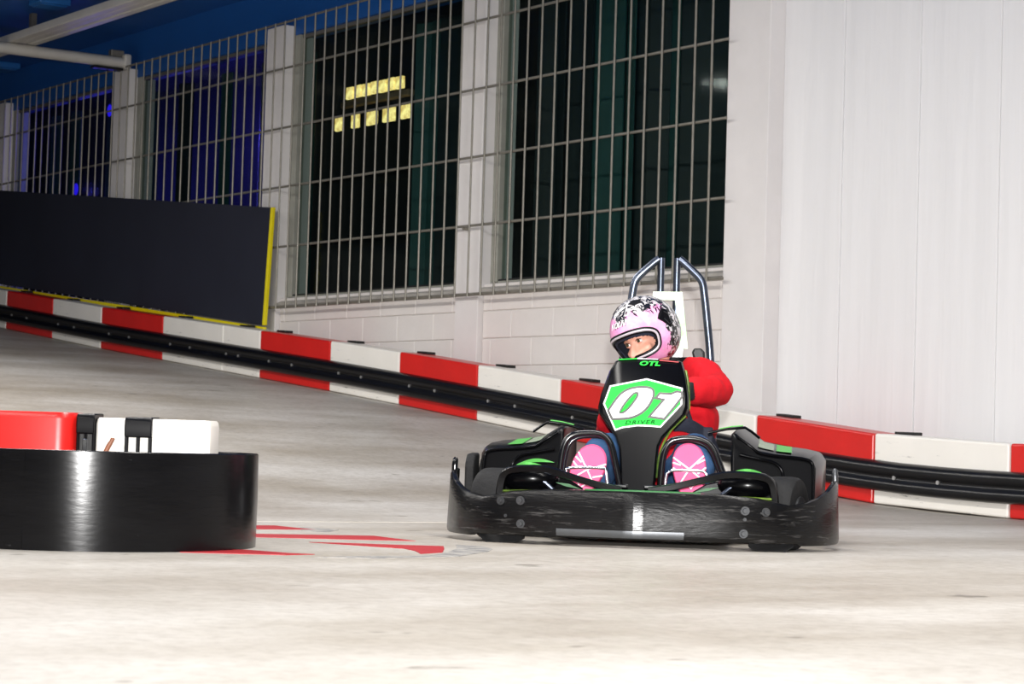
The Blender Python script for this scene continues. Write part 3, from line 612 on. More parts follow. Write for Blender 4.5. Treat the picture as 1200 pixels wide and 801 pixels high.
# side pods
for s in (-1, 1):
    fr = [(.33, .07), (.62, .07), (.652, .10), (.655, .30), (.64, .333), (.60, .343), (.50, .350), (.43, .362), (.39, .39), (.345, .425), (.325, .43)]
    bk = [(.34, .07), (.66, .07), (.70, .10), (.70, .33), (.68, .362), (.62, .375), (.52, .385), (.45, .40), (.42, .42), (.37, .452), (.34, .455)]
    pyo = lambda x, z: (z - .07) * .22 + max(0, x - .4) * .35 - .03
    rg = [[(s * (x * .985 + .006), .655 + pyo(x, z), z * .97 + .006) for x, z in fr], [(s * x, .668 + pyo(x, z), z) for x, z in fr], [(s * (x + .6 * (u - x)), .95, z + .6 * (v - z)) for (x, z), (u, v) in zip(fr, bk)], [(s * u, 1.2, v) for u, v in bk], [(s * (u - .02), 1.24, v - .03) for u, v in bk]]
    pd = MB().rings(rg).build('side_pod', 'kart_black', kart, 32, .012, 3)
    # raised rim line and recessed panel on the pod's front
    pq = lambda L_: [(a, .650 + pyo(abs(a), c), c) for a, b, c in L_]
    m = MB(); m.tube(spline(pq([(s * .35, .652, .412), (s * .395, .65, .382), (s * .44, .65, .352), (s * .52, .65, .343), (s * .60, .65, .336), (s * .638, .65, .322), (s * .645, .65, .28), (s * .647, .65, .18), (s * .648, .65, .1)]), 5), .006, 8); m.build('rim_line', 'kart_gloss', pd, 60)
    m = MB(); m.tube(spline(pq([(s * .36, .654, .345), (s * .43, .652, .330), (s * .49, .65, .318), (s * .522, .65, .29), (s * .53, .65, .25), (s * .53, .652, .15)]), 5), .007, 8); m.build('front_crease', 'kart_gloss', pd, 60)
    # green and white graphics on the sloping top
    def top(x, y):
        f = (y - .668) / .532; best = 0
        X = [a[0] + f * (b[0] - a[0]) for a, b in zip(fr, bk)]; Z = [a[1] + f * (b[1] - a[1]) for a, b in zip(fr, bk)]
        for i in range(3, 10):
            if min(X[i], X[i + 1]) <= x <= max(X[i], X[i + 1]): best = max(best, Z[i] + (Z[i + 1] - Z[i]) * (x - X[i]) / (X[i + 1] - X[i]))
        return best + .003
    def patch(xs_, y0, y1, mt, nm):
        m = MB(); m.rings([[(s * x, y, top(x, y)) for x in xs_] for y in [y0 + (y1 - y0) * k / 6 for k in range(7)]], False, False); m.build(nm, mt, pd)
    patch([.50, .53, .56], .80, 1.15, 'pod_green', 'green_stripe'); patch([.43, .45, .47, .49], .80, 1.12, 'pod_grey', 'pale_stripe')
    if s < 0:
        m = MB(); N_ = 12
        m.rings([[(-.355 - .155 * k / N_, .646 + pyo(.355 + .155 * k / N_, .30), .292 + (.0 if b_ else .0) + (.020 * math.sin(math.pi * k / N_) if b_ else .006 * math.sin(math.pi * k / N_)) - .012 * k / N_) for k in range(N_ + 1)] for b_ in (0, 1)], False, False); m.build('green_crescent', 'pod_green', pd)
# bent guard strips above the pods, beside the seat
for s in (-1, 1):
    m = MB(); m.tube([(s * .24, .61, .425), (s * .31, .61, .441), (s * .38, .61, .449), (s * .405, .61, .434), (s * .437, .61, .410)], .012, 8, flat=.45); m.build('guard_strip', 'kart_black', kart, 60)
    m = MB(); m.tube([(s * .28, .625, .441), (s * .33, .625, .452), (s * .372, .625, .456)], .006, 6, flat=.4); m.build('guard_edge', 'pod_green', kart)
# rubber pads at the far left of the kart
for x, zt_, y in ((-.715, .315, .84), (-.667, .298, .9)):
    m = MB(); m.prism([(y, .06), (y + .16, .06), (y + .16, zt_ + .005), (y + .05, zt_), (y + .01, zt_ - .03), (y, zt_ - .05)], lambda a, z: (x - .019, a, z), lambda a, z: (x + .019, a, z)); m.build('bumper_pad', 'tyre_rubber', kart, None, .009, 3)
m = MB(); m.tube([(-.69, .5, .1), (-.70, .9, .1), (-.68, 1.2, .12)], .018, 10); m.build('side_rail', 'tube_black', kart, 60)
m = MB(); m.tube([(.69, .5, .1), (.70, .9, .1), (.68, 1.2, .12)], .018, 10); m.build('side_rail', 'tube_black', kart, 60)

# foot hoops and pedals
def flatp(pts, y): return [(x, y + (z - .2) * .12, z) for x, z in pts]
hL = [(-.305, .16), (-.301, .24), (-.293, .33), (-.278, .38), (-.245, .404), (-.19, .41), (-.146, .404), (-.115, .375), (-.095, .31), (-.068, .2)]
hR = [(.078, .19), (.080, .27), (.087, .34), (.103, .378), (.13, .395), (.185, .401), (.235, .392), (.266, .368), (.29, .32), (.318, .24), (.325, .17)]
for h_ in (hL, hR):
    m = MB(); m.tube(spline(flatp(h_, .3), 5), .0125, 12); m.build('foot_hoop', 'tube_black', kart, 60)
    m = MB(); q = [(p[0] * .98 + (.004 if p[0] < 0 else -.004), p[1] - .012) for p in h_]; m.tube(spline(flatp(q, .33), 5), .008, 8); m.build('hoop_liner', 'tube_black', kart, 60)
for pts in ([(-.271, .22), (-.271, .262), (-.262, .277), (-.2, .281), (-.141, .281), (-.122, .27), (-.115, .2)], [(.095, .18), (.1, .255), (.11, .274), (.13, .281), (.18, .282), (.234, .281), (.25, .268), (.266, .245), (.272, .2)]):
    m = MB(); m.tube(spline([(x, .262, z) for x, z in pts], 5), .0058, 10); m.build('pedal', 'chrome', kart, 60)

# nose column with the number plate
def fy(z):
    return .45 + .75 * (z - .5) if z > .385 else .364 + .5 * (z - .385)
OUT = [(-.062, .195), (-.071, .26), (-.084, .36), (-.10, .40), (-.168, .487), (-.172, .51), (-.166, .56), (-.142, .65), (-.122, .692), (-.10, .699), (.0, .706), (.112, .70), (.13, .694), (.15, .63), (.163, .56), (.166, .515), (.158, .49), (.08, .405), (.064, .37), (.058, .26), (.055, .195)]
cen = Vector((0, .5))
def scl(p, k, kz=None): return (p[0] * k, p[1] if kz is None else .5 + (p[1] - .5) * kz)
ringA = [(x * .93, fy(z) - .004, z if z < .6 else z - .004) for x, z in OUT]
ringB = [(x * .99, fy(z) + .006, z) for x, z in OUT]
ringC = [(x * 1.03, fy(z) + .03, z) for x, z in OUT]
ringD = [(x * .95, fy(z) + .075, z - .01) for x, z in OUT]
ringE = [(x * .8, fy(z) + .08, z - .01) for x, z in OUT]
col = MB(); col.rings([ringA, ringB, ringC, ringD, ringE]); nose = col.build('nose_column', 'kart_gloss', kart, 30, .004, 2)
def plate(poly, off, th=.0012): return MB().prism(poly, lambda x, z: (x, fy(z) - .0045 - off - th, z), lambda x, z: (x, fy(z) - .0045 - off, z))
def offs(poly, d):
    A_ = sum(p[0] * q[1] - q[0] * p[1] for p, q in zip(poly, poly[1:] + poly[:1])); sg = 1 if A_ > 0 else -1; o = []
    for i, p in enumerate(poly):
        a = Vector(poly[i - 1]); b = Vector(p); c = Vector(poly[(i + 1) % len(poly)])
        t1 = (b - a).normalized(); t2 = (c - b).normalized(); n1 = Vector((-t1.y, t1.x)) * sg; n2 = Vector((-t2.y, t2.x)) * sg; nn = (n1 + n2)
        nn = nn.normalized() if nn.length > 1e-5 else n1; k = d / max(.5, nn.dot(n1)); o.append(tuple(b + nn * k))
    return o
def inset(poly, d):
    c = Vector((sum(p[0] for p in poly) / len(poly), sum(p[1] for p in poly) / len(poly))); o = []
    for p in poly:
        v = Vector(p) - c; o.append(tuple(c + v * (1 - d / max(v.length, 1e-4))))
    return o
STK = [(.003, .626), (-.137, .594), (-.156, .523), (-.103, .421), (-.075, .432), (-.02, .441), (.03, .441), (.068, .438), (.143, .528), (.142, .592)]
plate(STK, .000).build('plate_border', 'decal_white', nose)
GRN = offs(STK, .006); plate(GRN, .0012).build('plate_field', 'decal_green', nose)
# digits, drawn from the photograph's shapes: crop pixels -> plate
def cp(u, v):   # 7.285 px per picture px, crop origin (690, 410); plate is about 3.16 mm per px there
    return ((u / 7.285 + 690 - 756.0) * .003285 + .003, .626 - (v / 7.285 + 410 - 443.3) * .003305)
ZO = [(172, 525), (215, 450), (268, 378), (340, 333), (440, 314), (520, 322), (550, 355), (545, 415), (505, 495), (440, 555), (350, 590), (215, 601), (196, 570)]
ZI = [(272, 537), (300, 472), (365, 385), (395, 366), (418, 372), (408, 415), (352, 500), (308, 540), (283, 546)]
ONE = [(560, 412), (597, 364), (690, 367), (742, 345), (786, 352), (792, 392), (725, 490), (652, 588), (516, 571), (628, 425)]
def loopz(p, n=4): return [(v.x, v.y) for v in spline([(a, b, 0) for a, b in p], n, True)]
def grow(poly, d): return inset(poly, -d)
zo = [cp(*p) for p in ZO[:1]] + [cp(v.x, v.y) for v in spline([(a, b, 0) for a, b in ZO[1:12]], 4)] + [cp(*ZO[12])]
zi = loopz([cp(*p) for p in ZI]); on = [cp(*p) for p in ONE]
plate(offs(zo, -.003), .0024).build('digit_outline', 'decal_black', nose); plate(offs(zo, .006), .0036).build('digit_zero', 'decal_white', nose)
plate(offs(zi, -.002), .0048).build('digit_outline', 'decal_black', nose); plate(offs(zi, .006), .006).build('digit_counter', 'decal_green', nose)
plate(offs(on, -.003), .0024).build('digit_outline', 'decal_black', nose); plate(offs(on, .006), .0036).build('digit_one', 'decal_white', nose)
def put_text(txt, size, x, z, mt, nm, off=.0024, shear=.3, bold=0, sp=1, rot=0, sx=1):
    me = text_mesh(txt, size, shear, bold, .0006, sp); me.materials.append(MATS[mt])
    c, s_ = math.cos(rot), math.sin(rot)
    for v in me.vertices:
        u, w_ = v.co.x * sx, v.co.y * .8; X = x + u * c - w_ * s_; Z = z + u * s_ + w_ * c; v.co = (X, fy(Z) - .0045 - off - v.co.z, Z)
    me.update(); return obj(nm, me, nose)
put_text('DRIVER', .026, -.012, .4555, 'letter_green', 'lettering', .0032, .25, .0006, 1.25, R(3), 1.1)
put_text('OTL', .03, .008, .684, 'decal_green', 'lettering', .001, .2, .0012, 1.05, 0, 1.35)
m = MB(); m.tube([(-.112, fy(.697) - .004, .697), (-.04, fy(.703) - .004, .7025)], .0022, 6); m.build('green_pinstripe', 'decal_green', nose)
m = MB(); m.tube([(-.04, fy(.703) - .004, .7028), (.04, fy(.703) - .004, .702)], .0018, 6); m.build('white_pinstripe', 'decal_white', nose)
m = MB(); m.tube([(.045, fy(.70) - .005, .6985), (.12, fy(.695) - .004, .693)], .002, 6); m.build('red_pinstripe', 'decal_red', nose)
m = MB(); m.tube(spline([(.148, .605, .66), (.160, .56, .61), (.166, .52, .55), (.168, .49, .51)], 5), .005, 8); m.build('lime_edge', 'lime_edge', nose)
m = MB(); m.tube(spline([(.06, .345, .25), (.07, .352, .34), (.10, .42, .42), (.158, .465, .485)], 5), .004, 8); m.build('lime_edge', 'lime_edge', nose)
bx('column_foot', (-.085, .235, .21), (-.04, .3, .225), 'tube_black', kart, .004); bx('column_foot', (.02, .235, .21), (.085, .3, .225), 'tube_black', kart, .004)
# steering wheel
SW = Vector((-.005, .80, .53)); tl = Matrix.Rotation(R(-35), 3, 'X')
m = MB(); m.tube([SW + tl @ Vector((.14 * math.cos(2 * math.pi * k / 32), 0, .14 * math.sin(2 * math.pi * k / 32))) for k in range(32)], .013, 10, True); sw_ = m.build('steering_wheel', 'strap_black', kart, 60)
for a in (90, 210, 330):
    m = MB(); m.tube([SW, SW + tl @ Vector((.14 * math.cos(R(a)), 0, .14 * math.sin(R(a))))], .011, 8, flat=.5); m.build('spoke', 'tube_black', sw_)
m = MB(); m.tube([SW, (0, .35, .22)], .014, 10); m.build('steering_shaft', 'steel_tube', kart, 60)

# seat
rg = []
for y, z, w_, d in ((.86, .075, .17, .05), (1.0, .07, .20, .10), (1.18, .075, .21, .16), (1.31, .13, .215, .18), (1.37, .25, .215, .17), (1.40, .40, .215, .14), (1.43, .55, .205, .10), (1.445, .66, .19, .06), (1.45, .745, .165, .03)):
    up = (z - .07) / .68
    nrm = Vector((0, -min(1, up * 1.6), 1 - min(1, up * 1.6) * .9)).normalized()
    a = []
    for k in range(13):
        t = -1 + 2 * k / 12; q = abs(t) ** 3; p = Vector((w_ * t + .01, y, z)) + nrm * d * q; a.append(p)
    b = [p - nrm * .02 * (1) + Vector((.0, .01, -.004)) for p in a[::-1]]
    rg.append(a + b)
MB().rings(rg).build('seat', 'kart_black', kart, 50)
for s in (-1, 1):
    m = MB(); m.prism([(s * .135 + .02, .70), (s * .175 + .02, .70), (s * .168 + .02, .768), (s * .155 + .02, .782), (s * .125 + .02, .782), (s * .115 + .02, .765)], lambda x, z: (x, 1.37, z), lambda x, z: (x, 1.45, z)); m.build('shoulder_rest', 'strap_black', kart, None, .008)
# roll hoops with the white head panel between them
HC = .022
for s in (-1, 1):
    pts = [(s * .205, 1.62, .12), (s * .20, 1.56, .5), (s * .186, 1.55, .746), (s * .165, 1.55, .93), (s * .153, 1.55, 1.02), (s * .145, 1.55, 1.065), (s * .13, 1.55, 1.09), (s * .105, 1.55, 1.115), (s * .06, 1.55, 1.155), (s * .042, 1.55, 1.168)]
    m = MB(); m.tube([(HC + x, y, z) for x, y, z in spline(pts, 4)], .017, 12); hp = m.build('roll_hoop', 'steel_tube', kart, 60)
    m = MB(); m.tube([(HC + s * .034, 1.55, 1.172), (HC + s * .034, 1.55, .85), (HC + s * .04, 1.56, .5)], .015, 10); m.build('inner_post', 'steel_tube', hp, 60)
pn = MB()
o4 = [(-.061, 1.023), (.062, 1.024), (.092, .783), (-.085, .783)]; i4 = [(-.036, .988), (.032, .988), (.058, .82), (-.052, .82)]
for yy in (1.485, 1.505):
    pn.add([(HC + x, yy, z) for x, z in o4 + i4], [(k, (k + 1) % 4, 4 + (k + 1) % 4, 4 + k) for k in range(4)])
pn.add([(HC + x, yy, z) for yy in (1.485, 1.505) for x, z in o4], [(k, (k + 1) % 4, 4 + (k + 1) % 4, 4 + k) for k in range(4)])
pn.add([(HC + x, yy, z) for yy in (1.485, 1.505) for x, z in i4], [(k, (k + 1) % 4, 4 + (k + 1) % 4, 4 + k) for k in range(4)])
pn.build('head_panel', 'panel_white', kart)
MB().prism([(-.02, .783), (.072, .783), (.06, .66), (-.02, .66)], lambda x, z: (HC + x, 1.487, z), lambda x, z: (HC + x, 1.503, z)).build('panel_stem', 'decal_white', kart)
m = MB(); m.tube([(.155, 1.40, .70), (.09, 1.46, .715), (.06, 1.48, .715)], .006, 8); m.build('belt_guide', 'steel_tube', kart)

# ------------------------------------------------------------------ driver
prims = []   # (tag, kind, data)
bodyM = MB()
def C_(tag_, p0, p1, r0, r1): bodyM.cap(p0, p1, r0, r1); prims.append((tag_, Vector(p0), Vector(p1), r0, r1))
def E_(tag_, c, r, rot=None): bodyM.ell(c, r, 28, 18, rot); prims.append((tag_, Vector(c), Vector(c) + Vector((0, 0, 1e-4)), min(r), min(r)))
SKIN, RED, JEAN, GLOVE = 0, 1, 2, 3
# torso
C_(RED, (-.08, 1.21, .22), (.10, 1.21, .22), .125, .125); C_(RED, (-.075, 1.24, .36), (.105, 1.24, .36), .125, .125); C_(RED, (-.065, 1.255, .45), (.135, 1.255, .47), .125, .13); C_(RED, (-.04, 1.255, .54), (.135, 1.255, .555), .1, .105)
C_(RED, (-.06, 1.24, .59), (.16, 1.23, .65), .07, .075); C_(RED, (-.02, 1.22, .60), (-.03, 1.19, .675), .062, .05)
C_(RED, (-.10, 1.1, .30), (.12, 1.1, .30), .10, .10); C_(RED, (-.13, 1.03, .345), (-.05, 1.07, .33), .085, .09); C_(RED, (.15, 1.03, .345), (.07, 1.07, .33), .085, .09)
# arm on the picture's right: elbow out, hand on the wheel
C_(RED, (.165, 1.20, .668), (.215, 1.10, .645), .076, .072); C_(RED, (.215, 1.10, .645), (.256, .985, .602), .072, .066); C_(RED, (.256, .985, .602), (.215, .88, .588), .066, .064); C_(RED, (.215, .88, .588), (.175, .81, .590), .064, .058)
# arm on the left
C_(RED, (-.075, 1.22, .59), (-.12, 1.12, .52), .068, .062); C_(RED, (-.12, 1.12, .52), (-.165, 1.0, .435), .062, .06); C_(RED, (-.165, 1.0, .435), (-.165, .88, .455), .06, .05); C_(RED, (-.165, .88, .455), (-.155, .80, .49), .05, .042)
# gloved hands closed round the rim
def hand(wr, c, s):
    wr = Vector(wr); c = Vector(c); C_(GLOVE, wr, wr + (c - wr) * .5, .036, .034); C_(GLOVE, wr + (c - wr) * .4, c, .034, .026)
    d = (SW - c); d.y = 0; ax = Vector((0, -.35, .94)) if True else None
    for k in range(4):
        b0 = c + ax * (.027 - .019 * k) + Vector((s * .006, -.012, 0)); L_ = (.026, .030, .028, .022)[k]
        k1 = b0 + Vector((s * .012, -L_, .004)); k2 = k1 + Vector((-s * .022, -.012, 0)); k3 = k2 + Vector((-s * .012, .018, -.002))
        C_(GLOVE, b0, k1, .0105, .010); C_(GLOVE, k1, k2, .010, .0095); C_(GLOVE, k2, k3, .0095, .009)
    t0 = c + Vector((-s * .016, .012, .022)); t1 = t0 + Vector((-s * .022, -.012, .016)); t2 = t1 + Vector((-s * .004, -.024, .004)); C_(GLOVE, t0, t1, .013, .012); C_(GLOVE, t1, t2, .012, .010)
hand((.168, .80, .592), (.150, .775, .585), 1); hand((-.155, .80, .49), (-.148, .785, .505), -1)
# legs
for s, kx in ((-1, -.165), (1, .187)):
    hip = (s * .09 + .01, 1.16, .19); knee = (kx, .76, .335); ank = (s * .19, .43, .215)
    C_(JEAN, hip, knee, .098, .086); C_(JEAN, knee, ank, .084, .062); C_(JEAN, ank, (s * .19, .385, .20), .055, .05)
# head, set in the helmet's frame
HM = Matrix.Translation((-.043, 1.10, .832)) @ (Matrix.Rotation(R(-37), 4, 'Z') @ Matrix.Rotation(R(11), 4, 'X') @ Matrix.Rotation(R(-17), 4, 'Y'))
HR3 = HM.to_3x3()
def hp_(x, y, z): return HM @ Vector((x, y - .008, z - .036))
E_(SKIN, hp_(0, .005, .0), (.074, .092, .104), HR3); E_(SKIN, hp_(0, -.03, -.065), (.054, .062, .055), HR3)
C_(SKIN, hp_(0, .02, -.08), (-.03, 1.18, .70), .055, .055)
C_(SKIN, hp_(0, -.094, -.006), hp_(0, -.112, -.05), .010, .015); C_(SKIN, hp_(-.013, -.098, -.052), hp_(.013, -.098, -.052), .011, .011)      # nose
C_(SKIN, hp_(-.055, -.062, .017), hp_(-.012, -.088, .019), .013, .013); C_(SKIN, hp_(.055, -.062, .017), hp_(.012, -.088, .019), .013, .013)    # brow ridge
C_(SKIN, hp_(-.048, -.062, -.035), hp_(-.022, -.078, -.042), .018, .016); C_(SKIN, hp_(.048, -.062, -.035), hp_(.022, -.078, -.042), .018, .016)  # cheeks
C_(SKIN, hp_(-.018, -.09, -.078), hp_(.018, -.09, -.078), .008, .008)
for s in (-1, 1): C_(SKIN, hp_(s * .075, .012, .012), hp_(s * .077, .016, -.022), .013, .010)
tmp = bodyM.build('person', 'skin')
rm = tmp.modifiers.new('r', 'REMESH'); rm.mode = 'VOXEL'; rm.voxel_size = .0062; rm.adaptivity = 0
dg = bpy.context.evaluated_depsgraph_get(); me = bpy.data.meshes.new_from_object(tmp.evaluated_get(dg))
old = tmp.data; bpy.data.objects.remove(tmp); 
bm = bmesh.new(); bm.from_mesh(me)
for _ in range(4): bmesh.ops.smooth_vert(bm, verts=bm.verts, factor=.5, use_axis_x=True, use_axis_y=True, use_axis_z=True)
bm.normal_update()
from mathutils import noise as mn
hcv = HM.translation
for v in bm.verts:
    if (v.co - hcv).length > .16 and (v.co.y > .815 or v.co.z < .42) and v.co.y > .42:
        q = v.co; f_ = mn.noise(Vector((q.x * 9, q.y * 9, q.z * 16))) * .009 + mn.noise(q * 26) * .003 + .012 * math.sin(60 * (q.z + .5 * q.x) + 5 * mn.noise(q * 6)) * max(0, mn.noise(q * 7 + Vector((3, 1, 2))))
        v.co = q + v.normal * f_
for _ in range(1): bmesh.ops.smooth_vert(bm, verts=bm.verts, factor=.4, use_axis_x=True, use_axis_y=True, use_axis_z=True)
bm.to_mesh(me); bm.free()
me.name = 'person'; me.materials.clear()
for k in ('skin', 'jersey_red', 'denim', 'glove_black'): me.materials.append(MATS[k])
nP = len(me.polygons); cc = np.empty(nP * 3); me.polygons.foreach_get('center', cc); cc = cc.reshape(-1, 3)
best = np.full(nP, 1e9); idm = np.zeros(nP, int)
for tg, a, b, r0, r1 in prims:
    a_ = np.array(a); ab = np.array(b) - a_; t = np.clip(((cc - a_) @ ab) / (ab @ ab), 0, 1); d = np.linalg.norm(cc - (a_ + t[:, None] * ab), axis=1) - (r0 + (r1 - r0) * t)
    w_ = d < best; best[w_] = d[w_]; idm[w_] = tg
hc = np.array(HM.translation); nearh = np.linalg.norm(cc - hc, axis=1) < .135; idm[nearh] = SKIN
me.polygons.foreach_set('material_index', idm.astype(np.int32))
person = obj('person', me, None, 180); person.location = KO; person.rotation_euler = (0, 0, KR)
tag(person, 'driver in red top, blue jeans and pink patterned helmet seated in the go-kart, head turned', 'person')
# eyes and brows
for s in (-1, 1):
    m = MB(); m.ell((0, 0, 0), (.0118, .0118, .0118), 16, 10); ey = m.build('eye', 'eye_white', person, 180); ey.location = hp_(s * .032, -.0805, .0)
    lk = Matrix.Rotation(R(14), 3, 'Z'); dv = HR3 @ lk @ Vector((0, -1, -.02))
    m = MB(); m.tube([dv * .0118, dv * .0132], [.0068, .006], 14); m.build('iris', 'iris', ey, 60)
    m = MB(); m.rings([[HR3 @ Vector((.0126 * math.sin(a) * math.cos(e), -.0126 * math.cos(a) * math.cos(e), .0126 * math.sin(e))) for a in [R(-80 + 16 * q) for q in range(11)]] for e in (R(18), R(40), R(62), R(85))], False, False); lid = m.build('eyelid', 'skin', ey, 180)
    m = MB(); m.rings([[HR3 @ Vector((.0126 * math.sin(a) * math.cos(e), -.0126 * math.cos(a) * math.cos(e), .0126 * math.sin(e))) for a in [R(-80 + 16 * q) for q in range(11)]] for e in (R(-24), R(-45), R(-70))], False, False); m.build('eyelid', 'skin', ey, 180)
    m = MB(); m.tube([hp_(s * .014, -.0985, .021), hp_(s * .034, -.0925, .029), hp_(s * .056, -.074, .022)], [.0035, .0042, .002], 8); m.build('eyebrow', 'brow', person, 60)
    m = MB(); m.tube([hp_(s * .019, -.0905, .004), hp_(s * .031, -.0935, .0095), hp_(s * .046, -.084, .004)], [.0016, .0022, .0012], 6); m.build('eyelash', 'brow', person, 60)
m = MB(); m.tube([hp_(-.02, -.097, -.078), hp_(0, -.1, -.076), hp_(.02, -.097, -.078)], [.002, .005, .002], 8); m.build('mouth', 'lip', person, 60)

# helmet: shell with a real face opening, in its own frame (face towards -y)
hel = empty('helmet', (0, 0, 0), 0, person); hel.matrix_local = HM
RX, RY, RZ = .134, .158, .15
OA, OE0, OE1 = R(66), R(-47), R(3)      # face opening half azimuth, lower and upper elevation
def shell_pt(az, el, k=1.0):
    ce = math.cos(el); x = math.sin(az) * ce; y = -math.cos(az) * ce; z = math.sin(el)
    fx = 1.0; bulge = 1 + .10 * max(0, -z) * max(0, -y)         # chin bar juts forward
    zz = z * RZ * (1 if z > 0 else .98)
    return Vector((x * RX * k * (1 + .03 * (z < 0) * -z), y * RY * k * bulge, zz * k))
def inside(az, el):
    c = (OE0 + OE1) / 2; h_ = (OE1 - OE0) / 2; u = az / OA; v = (el - c) / h_
    return abs(u) ** 3.2 + abs(v) ** 3.2 < 1
NA, NE = 150, 96; m = MB(); ids = {}; vs_ = []; fs_ = []
for j in range(NE + 1):
    el = R(-62) + (R(90) - R(-62)) * j / NE
    for i in range(NA): vs_.append(shell_pt(-math.pi + 2 * math.pi * i / NA, min(el, R(89.9))))
for j in range(NE):
    for i in range(NA):
        az = -math.pi + 2 * math.pi * (i + .5) / NA; el = R(-62) + (R(152)) * (j + .5) / NE
        if inside(az, el): continue
        i2 = (i + 1) % NA; fs_.append((j * NA + i, j * NA + i2, (j + 1) * NA + i2, (j + 1) * NA + i))
m.add(vs_, fs_); sh = m.build('shell', 'helmet_splatter', hel, 180)
sol = sh.modifiers.new('s', 'SOLIDIFY'); sol.thickness = .006; sol.offset = -1
# inner liner
m = MB(); vs2 = [v * .93 for v in vs_]; fs2 = []
def inside2(az, el):
    c = (OE0 + OE1) / 2 - R(4); h_ = (OE1 - OE0) / 2 - R(7); u = az / (OA - R(7)); v = (el - c) / h_
    return abs(u) ** 2.6 + abs(v) ** 2.6 < 1
for j in range(NE):
    for i in range(NA):
        az = -math.pi + 2 * math.pi * (i + .5) / NA; el = R(-62) + (R(152)) * (j + .5) / NE
        if inside2(az, el): continue
        i2 = (i + 1) % NA; fs2.append((j * NA + i, j * NA + i2, (j + 1) * NA + i2, (j + 1) * NA + i))
m.add(vs2, fs2); ln = m.build('liner', 'liner_navy', hel, 180); so = ln.modifiers.new('s', 'SOLIDIFY'); so.thickness = .008; so.offset = -1
def rimpath(k, da=0, n=72):
    out = []; c = (OE0 + OE1) / 2; h_ = (OE1 - OE0) / 2 + R(da); A = OA + R(da)
    for q in range(n):
        t = 2 * math.pi * q / n; ct, st = math.cos(t), math.sin(t); u = math.copysign(abs(ct) ** (2 / 3.2), ct); v = math.copysign(abs(st) ** (2 / 3.2), st); out.append(shell_pt(u * A, c + v * h_, k))
    return out
m = MB(); m.tube(rimpath(1.003, .6), .0042, 8, True); m.build('gasket', 'gasket_black', hel, 60)
m = MB(); m.tube(rimpath(.99, -2.6), .0055, 8, True); m.build('opening_rim', 'rim_silver', hel, 60)
m = MB(); m.tube(rimpath(.965, -5), .006, 8, True); m.build('inner_seal', 'gasket_black', hel, 60)
# side pivot covers, top vents, brow badge
for s in (-1, 1):
    pts = [(s * R(76), R(16)), (s * R(88), R(24)), (s * R(97), R(20)), (s * R(96), R(-4)), (s * R(90), R(-9)), (s * R(79), R(2)), (s * R(71), R(9))]
    m = MB(); m.rings([[shell_pt(a, e, .99) for a, e in pts], [shell_pt(a, e, 1.035) for a, e in pts], [shell_pt(R(88) * s + (a - R(88) * s) * .8, R(8) + (e - R(8)) * .8, 1.045) for a, e in pts]]); pc = m.build('pivot_cover', 'gasket_black', hel, None, .002)
    m = MB(); m.tube([shell_pt(s * R(a), R(e), 1.045) for a, e in ((82, 6), (88, -3), (93, -2), (93, 12), (87, 17))], .0016, 6); m.build('cover_line', 'rim_alloy', hel)
    m = MB(); pts = [(s * R(24), R(52)), (s * R(40), R(44)), (s * R(58), R(46)), (s * R(60), R(56)), (s * R(36), R(60))]
    m.rings([[shell_pt(a, e, .995) for a, e in pts], [shell_pt(a, e, 1.02) for a, e in pts]]); m.build('vent', 'gasket_black', hel, None, .002)
me = text_mesh('NOLAN', .030, .25, .0012, .0008, 1.0); me.materials.append(MATS['decal_white'])
bm = bmesh.new(); bm.from_mesh(me); bmesh.ops.subdivide_edges(bm, edges=bm.edges, cuts=1); bm.to_mesh(me); bm.free()
for v in me.vertices: v.co = shell_pt(v.co.x / .135 + R(2), R(19) + v.co.y / .14, 1.006 + v.co.z * 2)
me.update(); obj('badge_lettering', me, hel)
m = MB()
for k in range(14):
    a = R(2) + (k - 6.5) * .038; e0 = R(19) + math.sin(k * 2.3) * .05; m.tube([shell_pt(a, e0 - .055, 1.003), shell_pt(a + .03, e0 + .05, 1.003)], .0016, 5)
m.build('badge_shadow', 'decal_black', hel)

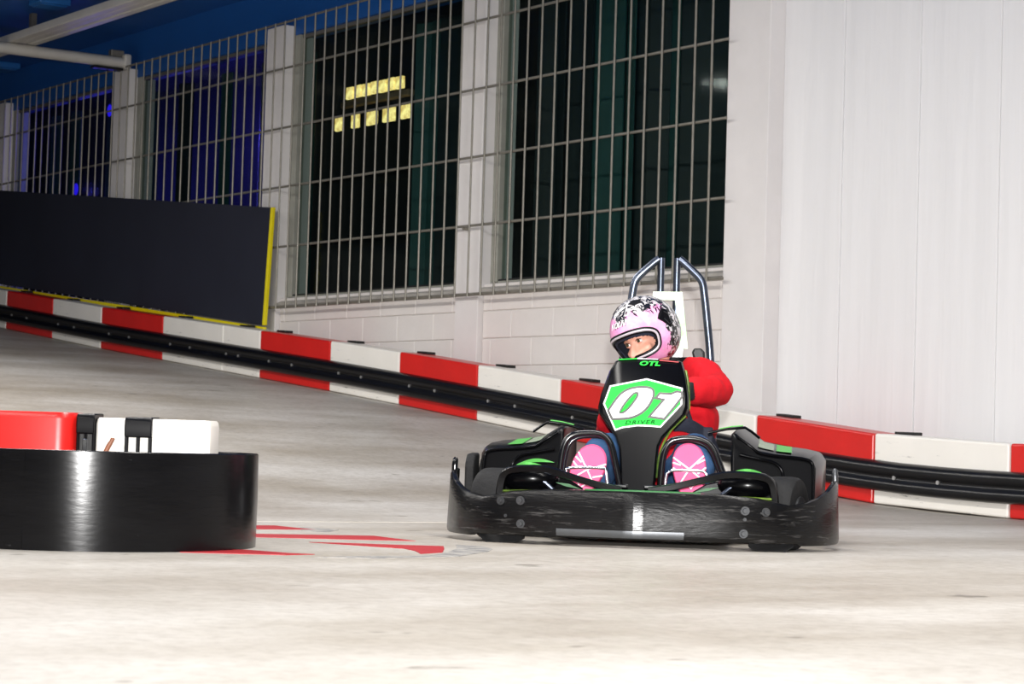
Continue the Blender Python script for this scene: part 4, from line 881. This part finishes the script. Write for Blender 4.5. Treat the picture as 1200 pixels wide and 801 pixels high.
# shoes: pink soles facing forward on the pedals
for s, cx_, cz_, tilt in ((-1, -.196, .272, 20), (1, .184, .285, -7)):
    e = empty('shoe', (cx_, .30, cz_), 0, person); e.rotation_euler = (R(-14), R(tilt), 0)
    def outl(k, dz=0):
        o_ = []
        for q in range(32):
            t = 2 * math.pi * q / 32; w_ = .062 + .010 * math.sin(t) ; o_.append((w_ * k * math.cos(t), dz + (.102 if math.sin(t) > 0 else .128) * k * math.sin(t)))
        return o_
    m = MB(); m.rings([[(x, -.006, z) for x, z in outl(.93)], [(x, 0, z) for x, z in outl(1)], [(x, .02, z) for x, z in outl(1)], [(x, .022, z) for x, z in outl(.97)]]); so_ = m.build('sole', 'sole_pink', e, 40)
    m = MB(); m.rings([[(x, .02, z) for x, z in outl(.97)], [(x, .045, z) for x, z in outl(.95)], [(x * .9, .075, z * .8 - .03) for x, z in outl(.9)], [(x * .8, .11, z * .5 - .06) for x, z in outl(.9)], [(x * .75, .16, z * .42 - .055) for x, z in outl(.85)]]); m.build('upper', 'shoe_grey', e, 60)
    for pl in ([(-.055, .05), (0, .0), (.05, -.05)], [(.058, .045), (0, .0), (-.045, -.06)], [(-.06, .01), (-.035, -.005)], [(.062, .0), (.03, -.02)], [(-.02, -.05), (.0, -.075), (.02, -.05)], [(-.04, -.085), (.0, -.10), (.035, -.085)], [(-.058, .03), (-.03, .018)], [(.03, .018), (.06, .03)]):
        m = MB(); m.tube([(x, -.0065, z) for x, z in pl], .0032, 6); m.build('tread_line', 'sole_white', e)

# harness
m = MB(); m.tube(spline([(.135, 1.30, .71), (.15, 1.20, .705), (.13, 1.12, .62), (.13, 1.105, .54), (.155, 1.1, .46), (.17, 1.08, .40)], 5), .024, 8, flat=.25, up=(0, 1, 0)); m.build('belt', 'belt_navy', kart, 60)
m = MB(); m.tube(spline([(-.12, 1.30, .69), (-.12, 1.20, .69), (-.09, 1.12, .6), (-.05, 1.1, .5), (0, 1.07, .42)], 5), .024, 8, flat=.25, up=(0, 1, 0)); m.build('belt', 'belt_navy', kart, 60)
m = MB(); m.tube(spline([(.09, .94, .455), (.14, .96, .455), (.19, 1.0, .43), (.225, 1.04, .40), (.25, 1.1, .34)], 5), .028, 8, flat=.25, up=(0, 1, .2)); m.build('belt', 'belt_navy', kart, 60)
bx('buckle', (.2, 1.0, .385), (.245, 1.03, .45), 'belt_navy', kart, .008)
bx('buckle', (.06, .92, .44), (.105, .95, .478), 'belt_navy', kart, .006)
